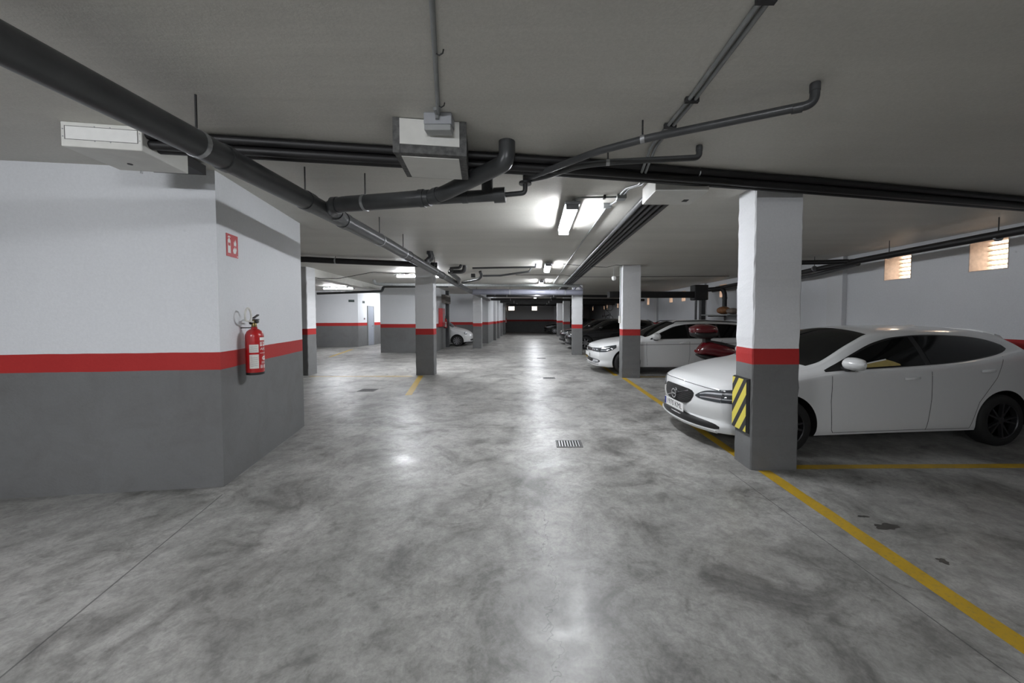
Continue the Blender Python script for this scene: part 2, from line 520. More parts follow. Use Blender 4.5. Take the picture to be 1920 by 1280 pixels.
# ------------------------------------------------------------------ pillars
def pillar(x0, x1, y0, y1, label, rough=True):
    """square concrete pillar with slightly chipped edges"""
    mb = MB(); nz = 34; rnd = random.Random(int(y0 * 100))
    cx, cy = (x0 + x1) / 2, (y0 + y1) / 2; hx, hy = (x1 - x0) / 2, (y1 - y0) / 2
    e = 0.012
    vs = []; fs = []
    ring = [(-hx + e, -hy), (hx - e, -hy), (hx, -hy + e), (hx, hy - e), (hx - e, hy), (-hx + e, hy), (-hx, hy - e), (-hx, -hy + e)]
    for i in range(nz + 1):
        z = CZ * i / nz
        for (x, y) in ring:
            j = 0.004 if rough and 0 < i < nz else 0.0
            vs.append((x + rnd.uniform(-j, j), y + rnd.uniform(-j, j), z))
    for i in range(nz):
        for k in range(8):
            k2 = (k + 1) % 8
            fs.append((i * 8 + k, i * 8 + k2, (i + 1) * 8 + k2, (i + 1) * 8 + k))
    fs.append(tuple(range(7, -1, -1))); fs.append(tuple(nz * 8 + k for k in range(8)))
    mb.add(vs, fs)
    o = mb.build('pillar', M_PILLAR, loc=(cx, cy, 0))
    return tag(o, label, 'pillar', 'banded concrete pillars')
pillar(2.205, 2.685, 3.715, 4.03, 'nearest banded pillar, wearing the yellow and black corner guard')
pillar(2.228, 2.697, 9.39, 9.71, 'white and grey pillar with red band in front of the white estate car')
pillar(1.53, 1.95, 15.04, 15.4, 'brightly lit pillar beside the black hatchback, under the large grey pipe')
pillar(1.77, 2.20, 23.0, 23.35, 'right-hand pillar standing just behind the black car noses')
pillar(1.73, 2.20, 28.9, 29.25, 'fifth pillar of the right-hand row, far down the aisle')
pillar(1.85, 2.22, 35.9, 36.25, 'last pillar of the right-hand row, next to the far dark car')
pillar(-3.19, -2.70, 9.82, 10.08, 'free-standing left pillar with yellow floor line at its foot')
pillar(-3.05, -2.63, 18.07, 18.4, 'left pillar that hides the nose of the small white city car')
pillar(-6.5, -6.02, 9.73, 10.13, 'left pillar seen edge-on behind the wall with the extinguisher')
for k, (y, lab) in enumerate(((24.2, 'first'), (26.6, 'second'), (29.4, 'third'), (32.6, 'fourth'))):
    pillar(-2.95, -2.56 - 0.02 * k, y, y + 0.35, '%s half-pillar along the far left wall of the aisle' % lab)
# ================================================================== FLOOR MARKS
def floor_strip(name, pts, w, label, cat='line marking', mat=None, group='yellow bay lines', z=0.0015):
    """thin painted strip following a polyline, with slightly uneven edges"""
    mb = MB(); P = [Vector(q) for q in pts]; rnd = random.Random(len(label))
    path = []
    for a, b in zip(P[:-1], P[1:]):
        n = max(2, int((b - a).length / 0.25))
        for i in range(n): path.append(a.lerp(b, i / n))
    path.append(P[-1])
    vs = []
    for i, q in enumerate(path):
        a = path[max(0, i - 1)]; b = path[min(len(path) - 1, i + 1)]; d = (b - a).normalized(); nn = Vector((-d.y, d.x))
        for s in (-1, 1):
            e = q + nn * s * (w / 2 + rnd.uniform(-0.004, 0.004)); vs.append((e.x, e.y, z))
    for i, q in enumerate(list(vs)): vs.append((q[0], q[1], 0.0002))
    n = len(path); fs = []
    for i in range(n - 1):
        fs.append((2 * i, 2 * i + 1, 2 * i + 3, 2 * i + 2)); o = 2 * n
        fs.append((2 * i, 2 * i + 2, o + 2 * i + 2, o + 2 * i)); fs.append((2 * i + 1, o + 2 * i + 1, o + 2 * i + 3, 2 * i + 3))
    mb.add(vs, fs)
    return tag(mb.build(name, mat or M_YEL), label, cat, group)
floor_strip('bay_line', [(2.335, 0.2), (2.335, 3.70)], 0.12, 'long yellow line running from the nearest pillar to the lower right corner')
floor_strip('bay_line', [(2.29, 4.05), (2.275, 9.38)], 0.11, 'yellow line along the aisle between the two nearest right-hand pillars')
floor_strip('bay_line', [(2.16, 9.75), (2.10, 14.9)], 0.11, 'yellow line passing under the nose of the white estate car')
floor_strip('bay_line', [(2.70, 3.79), (6.7, 3.84)], 0.10, 'yellow bay line beside the white hatchback, square to the aisle')
floor_strip('bay_line', [(2.71, 9.52), (6.7, 9.55)], 0.10, 'yellow bay line between scooter and white estate car')
floor_strip('bay_line', [(1.96, 15.25), (6.7, 15.3)], 0.10, 'yellow bay line between white estate car and black hatchback')
floor_strip('bay_line', [(-2.53, 7.3), (-3.02, 9.7)], 0.13, 'worn yellow line slanting to the foot of the free-standing left pillar')
floor_strip('bay_line', [(-5.9, 9.6), (-3.22, 9.62)], 0.06, 'faint yellow line between the two left pillars')
floor_strip('bay_line', [(-7.95, 14.2), (-8.75, 17.6)], 0.10, 'short yellow line on the floor of the bright left room')

def stain(cx, cy, rx, ry, seed, label):
    rnd = random.Random(seed); n = 26; mb = MB()
    rr = [1 + 0.28 * math.sin(2 * a + seed) + 0.16 * math.sin(5 * a + 2 * seed) + rnd.uniform(-0.1, 0.1) for a in [2 * math.pi * k / n for k in range(n)]]
    vs = [(cx, cy, 0.0008)] + [(cx + rx * rr[k] * math.cos(2 * math.pi * k / n), cy + ry * rr[k] * math.sin(2 * math.pi * k / n), 0.0008) for k in range(n)]
    mb.add(vs, [(0, 1 + k, 1 + (k + 1) % n) for k in range(n)])
    return tag(mb.build('oil_stain', M_STAIN), label, 'stain', 'oil stains by the yellow line')
stain(2.63, 2.70, 0.075, 0.05, 1, 'largest dark oil stain right of the long yellow line')
stain(2.58, 2.84, 0.035, 0.02, 2, 'small dark oil drip just above the largest stain')
stain(2.62, 2.31, 0.035, 0.025, 5, 'oil spot nearest the lower right corner')

def grate(cx, cy, w, d, nb, label, mat=None):
    t = thing('drain_grate', label, 'drain', (cx, cy, 0), group='floor drains')
    f = 0.025
    MB().box(-w / 2 - f, w / 2 + f, -d / 2 - f, -d / 2, 0.0003, 0.005).box(-w / 2 - f, w / 2 + f, d / 2, d / 2 + f, 0.0003, 0.005)\
        .box(-w / 2 - f, -w / 2, -d / 2, d / 2, 0.0003, 0.005).box(w / 2, w / 2 + f, -d / 2, d / 2, 0.0003, 0.005).build('frame', M_GRATE, t)
    MB().box(-w / 2, w / 2, -d / 2, d / 2, 0.0003, 0.0012).build('pit', M_PIT, t)
    bar = None
    for i in range(nb):
        p = -w / 2 + w * (i + 0.5) / nb
        if bar is None: bar = MB().box(-w / nb * 0.22, w / nb * 0.22, -d / 2, d / 2, 0.0012, 0.006).build('bar', mat or M_GRATE, t, (p, 0, 0))
        else:
            q = bar.copy(); col.objects.link(q); q.location.x = p
grate(0.42, 4.49, 0.27, 0.20, 8, 'nearest floor drain, in the middle of the aisle', M_STEEL)
grate(-3.56, 7.80, 0.30, 0.22, 7, 'floor drain left of the slanting worn yellow line')
grate(0.36, 9.34, 0.26, 0.20, 8, 'second floor drain of the aisle, level with the estate car pillar')
grate(0.24, 13.8, 0.28, 0.20, 6, 'farthest floor drain of the aisle')

# ================================================================== LAMPS
def lamp(cx, cy, label, rz=0.0, L=1.28, z=CZ, gain=1.0):
    t = thing('ceiling_lamp', label, 'lamp', (cx, cy, z), rz, 'tube ceiling lamps')
    h = L / 2
    MB().bbox(-0.085, 0.085, -h - 0.05, h + 0.05, -0.072, -0.05, 0.006).box(-0.02, 0.02, -h * 0.6 - 0.02, -h * 0.6 + 0.02, -0.056, 0).box(-0.02, 0.02, h * 0.6 - 0.02, h * 0.6 + 0.02, -0.056, 0).build('lamp_body', M_LAMPBODY, t, smooth=40)
    mb = MB(); n = 9; prof = []
    for k in range(n):
        a = math.pi * k / (n - 1)
        prof.append((0.07 * math.cos(a), -0.070 - 0.055 * math.sin(a) ** 0.7))
    vs = [(x, y, zz) for y in (-h + 0.012, h - 0.012) for x, zz in prof]
    fs = [(k, k + 1, n + k + 1, n + k) for k in range(n - 1)] + [tuple(range(n - 1, -1, -1)), tuple(range(n, 2 * n))]
    fs.append((0, n, 2 * n - 1, n - 1))
    mb.add(vs, fs); mb.build('diffuser', M_TUBE if gain == 1.0 else emit('tube diffuser %.1f' % gain, (0.93, 0.955, 1.0, 1), LAMP * gain), t, smooth=50)
    MB().bbox(-0.072, 0.072, -h - 0.004, -h + 0.012, -0.128, -0.056, 0.004).build('end_cap', M_LAMPBODY, t)
    MB().bbox(-0.072, 0.072, h - 0.012, h + 0.004, -0.128, -0.056, 0.004).build('end_cap', M_LAMPBODY, t)
    clip = None
    for s in (-1, 1):
        for q in (-0.75, 0, 0.75):
            if clip is None: clip = MB().bbox(-0.006, 0.006, -0.012, 0.012, -0.085, -0.06, 0.002).build('clip', M_STEEL, t, (s * 0.072, q * h, 0))
            else:
                c = clip.copy(); col.objects.link(c); c.location = (s * 0.072, q * h, 0)
    return t
def lx(y): return 0.415 - 0.021 * (y - 4.75)
lamp(lx(4.75), 4.75, 'nearest lit tube lamp on the ceiling, glaring above the aisle')
lamp(lx(9.35), 9.35, 'second lit tube lamp of the aisle row')
lamp(lx(13.6), 13.6, 'third lit tube lamp of the aisle row, just before the large grey pipe')
lamp(lx(19.2), 19.2, 'fourth lamp of the aisle row, small behind the large grey pipe')
lamp(lx(24.0), 24.0, 'fifth lamp of the aisle row, a bright dot far away')
lamp(lx(28.5), 28.5, 'sixth lamp of the aisle row, a bright dot near the far end')
lamp(0.1, -2.9, 'tube lamp set crosswise over the aisle behind the viewer', R(90), gain=1.8)
lamp(-3.3, -1.3, 'tube lamp set crosswise behind the viewer, lighting the wall with the extinguisher', R(90), gain=1.8)
lamp(-3.52, 11.17, 'lit tube lamp set crosswise behind the free-standing left pillar', R(90), gain=1.9)
lamp(-8.55, 16.1, 'lit tube lamp in the left room, above the grey dado wall', R(90))
lamp(-7.7, 20.6, 'tube lamp hidden behind the block, lighting the grey door')

# ================================================================== OVERHEAD PIPES
def collar(t, p, d, r, w=0.07, mat=None):
    p = Vector(p); d = Vector(d).normalized()
    return MB().tube([p - d * w / 2, p + d * w / 2], r * 1.09, 18).build('collar', mat or M_PVC, t, smooth=40)
def hanger(t, x, y, zpipe, r, top=CZ, mat=None, d=(0, 1, 0)):
    o = MB().tube([(x, y, zpipe + r), (x, y, top - 0.001)], 0.006, 8).build('hanger_rod', M_DARK, t, smooth=40)
    d = Vector(d).normalized()
    p = Vector((x, y, zpipe))
    MB().tube([p - d * 0.014, p + d * 0.014], r * 1.06, 18).build('clamp', mat or M_STEEL, t, smooth=40)
    return o

# main drain pipe along the aisle
t = thing('drain_pipe', 'thick dark grey drain pipe running overhead along the left of the aisle', 'pipe', (-2.0, 2.0, 2.6))
def P0(*q): return [(x + 2.0, y - 2.0, z - 2.6) for x, y, z in q]
main = [(-2.02, -3.0, 2.605), (-2.005, 2.2, 2.595), (-2.02, 3.55, 2.588), (-2.06, 5.2, 2.582), (-2.19, 7.6, 2.575), (-2.47, 12.8, 2.565), (-2.66, 17.6, 2.555), (-2.90, 26.0, 2.53)]
MB().tube(P0(*main), 0.079, 22).build('pipe', M_PVC, t, smooth=40)
def main_at(y):
    for a, b in zip(main[:-1], main[1:]):
        if a[1] <= y <= b[1]:
            k = (y - a[1]) / (b[1] - a[1]); return tuple(a[i] + k * (b[i] - a[i]) for i in range(3))
for y in (2.42, 3.30, 3.95, 6.2, 9.0, 11.4, 14.5, 18.5):
    q = main_at(y); collar(t, P0(q)[0], (-0.02, 1, 0), 0.079, 0.10 if y in (3.30, 3.95) else 0.05)
for y in (2.22, 3.27, 4.9, 5.9, 8.2, 10.6, 13.4, 16.6):
    q = P0(main_at(y))[0]; hanger(t, q[0], q[1], q[2], 0.079, CZ - 2.6)
# branch: Y-piece, cross run, rising arm into the slab
t2 = thing('branch_pipe', 'dark grey branch pipe joining the thick drain pipe from the right', 'pipe', (-1.4, 3.4, 2.6))
def P1(*q): return [(x + 1.4, y - 3.4, z - 2.6) for x, y, z in q]
MB().tube(P1(*fillet([(-2.03, 3.90, 2.59), (-1.93, 3.52, 2.60), (-1.80, 3.46, 2.61), (-0.93, 3.30, 2.62)], 0.10)), 0.071, 20).build('pipe', M_PVC, t2, smooth=40)
MB().tube(P1(*fillet([(-0.95, 3.305, 2.62), (-0.80, 3.24, 2.635), (-0.21, 2.81, 2.73), (-0.21, 2.81, 2.885)], 0.14, 8)), 0.062, 20).build('rising_pipe', M_PVC, t2, smooth=40)
MB().tube(P1((-0.95, 3.31, 2.615), (-0.26, 3.28, 2.64)), 0.052, 18).build('stub_pipe', M_PVC, t2, smooth=40)
MB().tube(P1((-0.36, 3.284, 2.636), (-0.26, 3.28, 2.64)), 0.066, 18).build('end_cap', M_PVC, t2, smooth=40)
MB().tube(P1((-0.42, 3.28, 2.64), (-0.42, 3.28, 2.80)), 0.05, 16).build('riser', M_PVC, t2, smooth=40)
MB().tube(P1(*fillet([(-0.27, 3.28, 2.64), (-0.085, 3.26, 2.65), (-0.085, 3.26, 2.80)], 0.035)), 0.022, 12).build('thin_pipe', M_PVC, t2, smooth=40)
for p, d, r in (((-1.86, 3.475, 2.606), (1, -0.15, 0), 0.071), ((-1.0, 3.312, 2.62), (1, -0.18, 0), 0.071), ((-0.86, 3.265, 2.63), (1, -0.5, 0.1), 0.062),
                ((-0.50, 3.02, 2.69), (1, -0.72, 0.17), 0.062), ((-0.62, 3.295, 2.627), (1, -0.04, 0.03), 0.052), ((-1.97, 3.66, 2.594), (0.3, -1, 0), 0.074)):
    collar(t2, P1(p)[0], d, r, 0.05)
q = P1((-1.557, 3.415, 2.6125))[0]; hanger(t2, q[0], q[1], q[2], 0.071, CZ - 2.6, d=(1, -0.17, 0))
# two long thin drains rising into the slab on the right
t3 = thing('condensate_pipe', 'long thin grey pipe curving out to a ceiling elbow at upper right', 'pipe', (0, 3.2, 2.75))
def P2(*q): return [(x, y - 3.2, z - 2.75) for x, y, z in q]
MB().tube(P2(*fillet([(-0.085, 3.26, 2.77), (0.06, 3.10, 2.765), (0.45, 2.70, 2.76), (0.75, 2.49, 2.755), (1.575, 2.115, 2.765), (1.575, 2.115, 2.885)], 0.055, 8)), 0.025, 14).build('pipe', M_PVC, t3, smooth=40)
collar(t3, P2((1.50, 2.148, 2.76))[0], (0.9, -0.4, 0), 0.025, 0.05); collar(t3, P2((1.575, 2.115, 2.855))[0], (0, 0, 1), 0.025, 0.04)
hanger(t3, 0.72, 2.505 - 3.2, 2.756 - 2.75, 0.025, CZ - 2.75, d=(0.9, -0.4, 0))
t4 = thing('condensate_pipe', 'shorter thin grey pipe ending in a ceiling elbow, below the longer one', 'pipe', (0, 3.2, 2.75))
MB().tube(P2(*fillet([(-0.06, 3.27, 2.765), (0.10, 3.18, 2.765), (0.34, 3.0, 2.775), (0.60, 2.93, 2.78), (1.262, 2.872, 2.79), (1.262, 2.872, 2.885)], 0.04, 8)), 0.023, 14).build('pipe', M_PVC, t4, smooth=40)
collar(t4, P2((1.262, 2.872, 2.855))[0], (0, 0, 1), 0.023, 0.03)
hanger(t4, 0.573, 2.937 - 3.2, 2.779 - 2.75, 0.023, CZ - 2.75, d=(1, -0.1, 0))
MB().lathe([(0.03, -0.02), (0.055, -0.018), (0.055, 0.0), (0.03, 0.004)], 18, Matrix.Translation((-0.085, 3.26 - 3.2, 2.742 - 2.75))).build('flange', M_PVC, t3, smooth=40)

# bundle of black pipes crossing under the slab, each pipe a thing
bundle_y = lambda x: float(np.interp(x, [-2.74, 0.4, 2.7, 6.78], [2.60, 3.065, 3.49, 4.33]))
for k, (dy, z) in enumerate(((0.035, 2.846), (0.06, 2.787), (0.102, 2.846), (0.13, 2.787), (0.172, 2.846))):
    xs = [-2.74, -1.8, -0.7, 0.4, 1.4, 2.6, 4.2, 6.78]
    o = MB().tube([(x, bundle_y(x) + dy, z) for x in xs], 0.032, 10).build('service_pipe', M_PVCB, smooth=40)
    tag(o, ('front upper', 'front lower', 'middle', 'rear lower', 'rear upper')[k] + ' black pipe of the bundle crossing the ceiling above the nearest pillar', 'pipe', 'black pipe bundle across the ceiling')
# second bundle along the aisle
for k in range(5):
    x = 1.185 + 0.076 * k
    o = MB().tube([(x, 3.80, 2.845), (x - 0.02, 9, 2.845), (x - 0.06, 20, 2.845), (x - 0.1, 36, 2.845)], 0.031, 10).build('service_pipe', M_PVCB if k else M_PVC, smooth=40)
    tag(o, ('leftmost', 'second from left', 'middle', 'second from right', 'rightmost')[k] + ' of the five dark pipes running down the aisle ceiling', 'pipe', 'dark pipes along the aisle ceiling')
t = thing('pipe_strap', 'thin strap holding the black bundle in front of the right junction box', 'strap', (1.45, 3.2, 2.8))
MB().tube(fillet([(0.0, 0.08, 0.075), (0.0, 0.06, 0.02), (0.0, 0.2, -0.02), (0, 0.5, -0.015), (0, 0.52, 0.075)], 0.03), 0.006, 8).build('strap_band', M_STEEL, t, smooth=40)

# crossing pipe behind the left wall, small pipes further down
t = thing('drain_pipe', 'dark pipe crossing the ceiling between the left wall and the thick drain pipe', 'pipe', (-4, 8.1, 2.78))
MB().tube([(-1.6, -0.3, 0.0), (-0.85, -0.25, 0.0), (-0.35, -0.03, 0.0), (1.75, 0.42, -0.03)], 0.062, 16).build('pipe', M_PVCB, t, smooth=40)
hanger(t, -0.35, -0.03, 0.0, 0.062, CZ - 2.78, d=(1, 0.2, 0))
# angled stub with elbows rising from main pipe at y = 7.4
t = thing('riser_pipe', 'short kinked riser pipe standing on the thick drain pipe', 'pipe', (-2.18, 7.45, 2.6))
MB().tube(fillet([(0.0, 0.0, 0.0), (0.03, 0.0, 0.10), (0.10, 0.02, 0.16), (0.06, 0.0, 0.285)], 0.05), 0.06, 16).build('pipe', M_PVC, t, smooth=40)
collar(t, (0.068, 0.005, 0.25), (0, 0, 1), 0.06, 0.06); collar(t, (0.02, 0, 0.085), (0.1, 0, 1), 0.06, 0.05)
# tangle of pipes at y ~ 9-12
t = thing('branch_pipe', 'tangle of dark elbows joining the thick drain pipe in mid-distance', 'pipe', (-1.7, 10, 2.7))
MB().tube(fillet([(-0.72, 1.6, -0.12), (-0.40, 0.2, -0.10), (-0.52, -0.3, 0.02), (-0.45, -0.5, 0.06)], 0.12), 0.055, 14).build('pipe', M_PVC, t, smooth=40)
MB().tube(fillet([(-0.55, -0.35, 0.03), (-0.2, -0.4, 0.03), (-0.12, -0.5, 0.05), (-0.1, -0.5, 0.18)], 0.08), 0.055, 14).build('elbow_pipe', M_PVC, t, smooth=40)
MB().tube(fillet([(-0.45, -0.6, 0.09), (-0.2, -0.65, 0.1), (-0.16, -0.66, 0.18)], 0.05), 0.035, 12).build('thin_pipe', M_PVC, t, smooth=40)
MB().tube(fillet([(-0.5, 1.2, -0.10), (0.12, 0.5, -0.06), (0.2, 0.4, 0.02), (0.17, 0.3, 0.12)], 0.1), 0.042, 14).build('side_pipe', M_PVC, t, smooth=40)
MB().bbox(-0.12, 0.0, 0.5, 0.6, -0.02, 0.09, 0.01).build('trap_box', M_PVC, t)
t = thing('condensate_pipe', 'upper thin pipe running right from the tangle of elbows', 'pipe', (-1.6, 9.5, 2.79))
MB().tube(fillet([(0, 0, 0.02), (1.5, -0.35, 0.0), (1.62, -0.36, 0.0), (1.62, -0.36, 0.088)], 0.04), 0.024, 12).build('pipe', M_PVC, t, smooth=40)
t = thing('condensate_pipe', 'lower thin pipe running right from the tangle of elbows', 'pipe', (-1.45, 10.3, 2.70))
MB().tube(fillet([(0, 0, 0.0), (0.5, 0.0, 0.01), (1.3, -0.35, 0.08), (1.35, -0.35, 0.175)], 0.04), 0.028, 12).build('pipe', M_PVC, t, smooth=40)
# large blue-grey pipe across the aisle
t = thing('drain_pipe', 'large blue-grey pipe crossing the aisle at the lit pillar', 'pipe', (0, 14.75, 2.535))
MB().tube([(-2.5, 0, 0.02), (1.9, 0, -0.01)], 0.112, 22).build('pipe', M_PVCL, t, smooth=40)
MB().tube(fillet([(1.55, -0.02, 0.05), (1.6, -0.02, 0.2), (1.75, -0.02, 0.26), (1.9, -0.02, 0.1)], 0.08), 0.05, 12).build('elbow_pipe', M_PVCL, t, smooth=40)
for x in (-1.6, 0.85): collar(t, (x, 0, 0.005), (1, 0, 0), 0.112, 0.04, M_PVCL)
hanger(t, -1.0, 0, 0.01, 0.112, CZ - 2.535, d=(1, 0, 0)); hanger(t, 1.2, 0, 0.0, 0.112, CZ - 2.535, d=(1, 0, 0))
# slim pipes crossing in front of it
t = thing('drain_pipe', 'slim grey pipe with a raised elbow crossing behind the left pillar', 'pipe', (-4, 13.2, 2.72))
MB().tube(fillet([(-1.75, 0, 0.16), (-1.72, 0, 0.02), (-1.4, 0, 0.0), (0.6, 0, -0.02), (5.6, 0, -0.06)], 0.1), 0.05, 14).build('pipe', M_COND, t, smooth=40)
collar(t, (-1.35, 0, 0), (1, 0, 0), 0.05, 0.06, M_COND)
t = thing('drain_pipe', 'dark pipe stepping down beside the block in the left room', 'pipe', (-5, 14.9, 2.6))
MB().tube(fillet([(1.6, -0.4, 0.16), (-0.95, -0.4, 0.14), (-1.0, -0.4, -0.04), (-3.9, 0.2, -0.09)], 0.09), 0.05, 14).build('pipe', M_PVC, t, smooth=40)
# far cross pipes under the slab
for i, (y, z, x0, x1, r, lab) in enumerate(((19.8, 2.66, -2.6, 6.6, 0.07, 'dark pipe crossing the aisle behind the large grey pipe'),
        (22.6, 2.60, -2.7, 6.7, 0.08, 'dark pipe crossing the aisle above the black car noses'), (26.5, 2.62, -2.5, 6.7, 0.10, 'dark cross pipe two thirds of the way down the aisle'),
        (31.0, 2.66, -2.4, 6.7, 0.11, 'dark cross pipe near the far end of the aisle'), (35.0, 2.7, -2.4, 6.7, 0.12, 'last dark cross pipe before the far wall'))):
    t = thing('drain_pipe', lab, 'pipe', (0, y, z))
    MB().tube([(x0, 0, 0.02), (x1, 0, -0.02)], r, 14).build('pipe', M_PVCB, t, smooth=40)
    for x in (-1.5, 1.0): hanger(t, x, 0, 0.01, r, CZ - z, d=(1, 0, 0))
# right-hand services: pipe along the wall, big dark duct, downpipes
t = thing('drain_pipe', 'dark pipe running along the right wall below the louvred openings', 'pipe', (6.1, 7, 2.62))
MB().tube([(0.0, -5.0, 0.06), (0.0, 0.0, 0.0), (0.15, 1.7, -0.02), (0.28, 6.0, -0.05)], 0.055, 16).build('pipe', M_PVCB, t, smooth=40)
for y in (-2.1, -0.6, 1.1): hanger(t, 0.02, y, 0.0, 0.055, CZ - 2.62)
collar(t, (0.02, 0.2, 0), (0, 1, 0), 0.055, 0.12, M_PVCB)
t = thing('drain_pipe', 'thinner pipe beside the right wall, joining behind the nearest pillar', 'pipe', (5.2, 7.6, 2.66))
MB().tube([(-0.55, 0.1, 0.02), (0.55, -0.15, 0.0), (0.9, -0.4, -0.02)], 0.045, 14).build('pipe', M_PVCB, t, smooth=40)
t = thing('drain_pipe', 'steel-grey pipe lowest along the right wall beside the pier', 'pipe', (6.45, 8, 2.52))
MB().tube([(-0.25, -0.9, 0.06), (0.0, 0.6, 0.0), (0.1, 5.6, -0.02)], 0.045, 14).build('pipe', M_PVC, t, smooth=40)
t = thing('ventilation_duct', 'wide black duct crossing above the estate car to the right wall', 'duct', (4.8, 13.6, 2.42))
MB().bbox(-2.1, 1.15, -0.2, 0.2, -0.16, 0.06, 0.02).build('duct_run', M_PVCB, t)
MB().bbox(1.0, 1.5, -0.22, 0.22, -0.25, 0.3, 0.03).build('duct_elbow', M_DARK, t)
MB().box(1.05, 1.09, -0.2, -0.1, -2.42, -0.2).box(1.3, 1.45, -0.1, 0.1, -1.1, -0.2).build('duct_leg', M_PVC, t)
t = thing('downpipe', 'dark downpipe with ceiling elbow beside the far-right opening', 'pipe', (6.35, 12.6, 0))
MB().tube(fillet([(-0.35, 0.2, 2.50), (0.05, 0.0, 2.52), (0.12, -0.02, 2.35), (0.12, -0.02, 1.66)], 0.1), 0.075, 16).build('pipe', M_PVCB, t, smooth=40)
collar(t, (0.12, -0.02, 2.2), (0, 0, 1), 0.075, 0.07, M_PVCB)
t = thing('wall_shelf', 'grey shelf on the right wall behind the estate car roof', 'shelf', (6.35, 12.4, 1.62))
MB().box(-0.35, 0.42, -0.9, 0.9, -0.02, 0.02).build('shelf_board', M_COND, t)
for y in (-0.7, 0.7): MB().box(0.38, 0.43, y - 0.02, y + 0.02, -0.35, -0.02).box(-0.2, 0.43, y - 0.02, y + 0.02, -0.06, -0.02).build('bracket', M_COND, t)
M_BROWN = plain('brown leather', (0.20, 0.085, 0.03), 0.6, var=0.4, scale=12)
M_TAUPE = plain('taupe canvas', (0.16, 0.13, 0.11), 0.8, var=0.3, scale=12)
mb = MB(); mb.ball((0, 0, 0.13), 0.20, 0.28, 0.13); o = mb.build('storage_bag', M_BROWN, loc=(6.2, 12.1, 1.64), smooth=60)
tag(o, 'orange-brown bag lying on the wall shelf', 'bag')
mb = MB(); mb.ball((0, 0, 0.10), 0.18, 0.22, 0.10); o = mb.build('storage_bag', M_TAUPE, loc=(6.25, 11.65, 1.64), smooth=60)
tag(o, 'taupe bag beside the brown one on the wall shelf', 'bag')

# ================================================================== BOXES AND CONDUITS
t = thing('duct_box', 'white flat box with inspection panel under the ceiling at upper left', 'box', (-2.95, 2.55, CZ))
rzb = math.atan2(0.075, 0.45); t.rotation_euler = (0, 0, rzb)
MB().bbox(-0.235, 0.235, 0, 0.42, -0.165, 0, 0.006).build('box_shell', M_BOXW, t)
for z0, z1, x0, x1 in ((-0.118, -0.116, -0.21, 0.21), (-0.03, -0.028, -0.21, 0.21), (-0.118, -0.028, -0.212, -0.21), (-0.118, -0.028, 0.21, 0.212)):
    MB().box(x0, x1, -0.002, 0.0, z0, z1).build('panel_seam', M_DARK, t)
MB().box(-0.208, 0.208, -0.0015, 0, -0.115, -0.031).build('inspection_panel', M_WHITEP, t)
for x, z in ((-0.222, -0.05), (-0.222, -0.1), (0.222, -0.05), (0.222, -0.1), (-0.04, -0.122), (0.05, -0.122), (-0.04, -0.024), (0.05, -0.024)):
    MB().lathe([(0.004, 0), (0.004, 0.002)], 8, Matrix.Translation((x, -0.0002, z)) @ Matrix.Rotation(R(90), 4, 'X')).build('screw', M_STEEL, t)
MB().lathe([(0.016, 0), (0.016, 0.004)], 12, Matrix.Translation((-0.05, 0.27, -0.169))).build('grommet', M_DARK, t)
MB().lathe([(0.008, 0), (0.008, 0.02)], 10, Matrix.Translation((-0.08, 0.405, -0.185))).build('bolt', M_STEEL, t)
MB().box(-0.15, 0.235, 0.42, 0.62, -0.10, -0.02).build('sleeve', M_PVCB, t)

t = thing('duct_box', 'white fire-stop box with grey mortar edges hanging over the aisle', 'box', (-0.70, 2.50, CZ))
t.rotation_euler = (0, 0, math.atan2(0.07, 0.5))
def quad(p, q, r_, s, th, name, mat):
    a = [Vector(v) for v in (p, q, r_, s)]; n = (a[1] - a[0]).cross(a[3] - a[0]).normalized() * th
    MB().add([tuple(v) for v in a] + [tuple(v - n) for v in a], [(0, 1, 2, 3), (7, 6, 5, 4), (0, 4, 5, 1), (1, 5, 6, 2), (2, 6, 7, 3), (3, 7, 4, 0)]).build(name, mat, t)
MB().box(-0.235, 0.235, 0.0, 0.44, -0.225, 0).build('box_shell', M_BOXG, t)
MB().box(-0.195, 0.192, -0.006, 0.0, -0.17, -0.005).build('front_board', M_BOXW, t)
MB().box(-0.195, 0.185, 0.05, 0.42, -0.231, -0.225).build('bottom_board', M_BOXW, t)
MB().box(-0.239, -0.195, -0.004, 0.03, -0.228, 0).build('corner_strip', M_BOXG, t)
MB().box(0.195, 0.239, -0.004, 0.03, -0.228, 0).build('corner_strip', M_BOXG, t)
t = thing('emergency_light', 'small grey surface box with conduit in front of the mortared duct box', 'light', (-0.625, 2.405, CZ))
MB().bbox(-0.09, 0.09, 0, 0.085, -0.075, 0, 0.006).build('housing', M_LAMPBODY, t)
MB().bbox(-0.086, 0.086, -0.004, 0.075, -0.115, -0.077, 0.006).build('lens', plain('grey diffuser', (0.33, 0.34, 0.34), 0.35, var=0.04), t)
MB().tube(fillet([(0.0, -0.06, -0.012), (0.0, -0.004, -0.02), (0.0, -0.008, -0.05)], 0.012), 0.0125, 10).build('cable_gland', M_COND, t, smooth=40)
t = thing('conduit', 'grey conduit along the ceiling to the small box over the aisle', 'conduit', (-0.5, 1.5, CZ))
MB().tube([(0.20, -1.4, -0.014), (0.09, 0.0, -0.014), (-0.115, 0.89, -0.014)], 0.0125, 10).build('tube', M_COND, t, smooth=40)
for p in ((0.03, 0.35), (-0.075, 0.8)):
    MB().tube([(p[0] - 0.022, p[1], -0.002), (p[0] - 0.018, p[1], -0.02), (p[0], p[1], -0.031), (p[0] + 0.018, p[1], -0.02), (p[0] + 0.022, p[1], -0.002)], 0.0035, 6).build('saddle_clip', M_DARK, t, smooth=40)

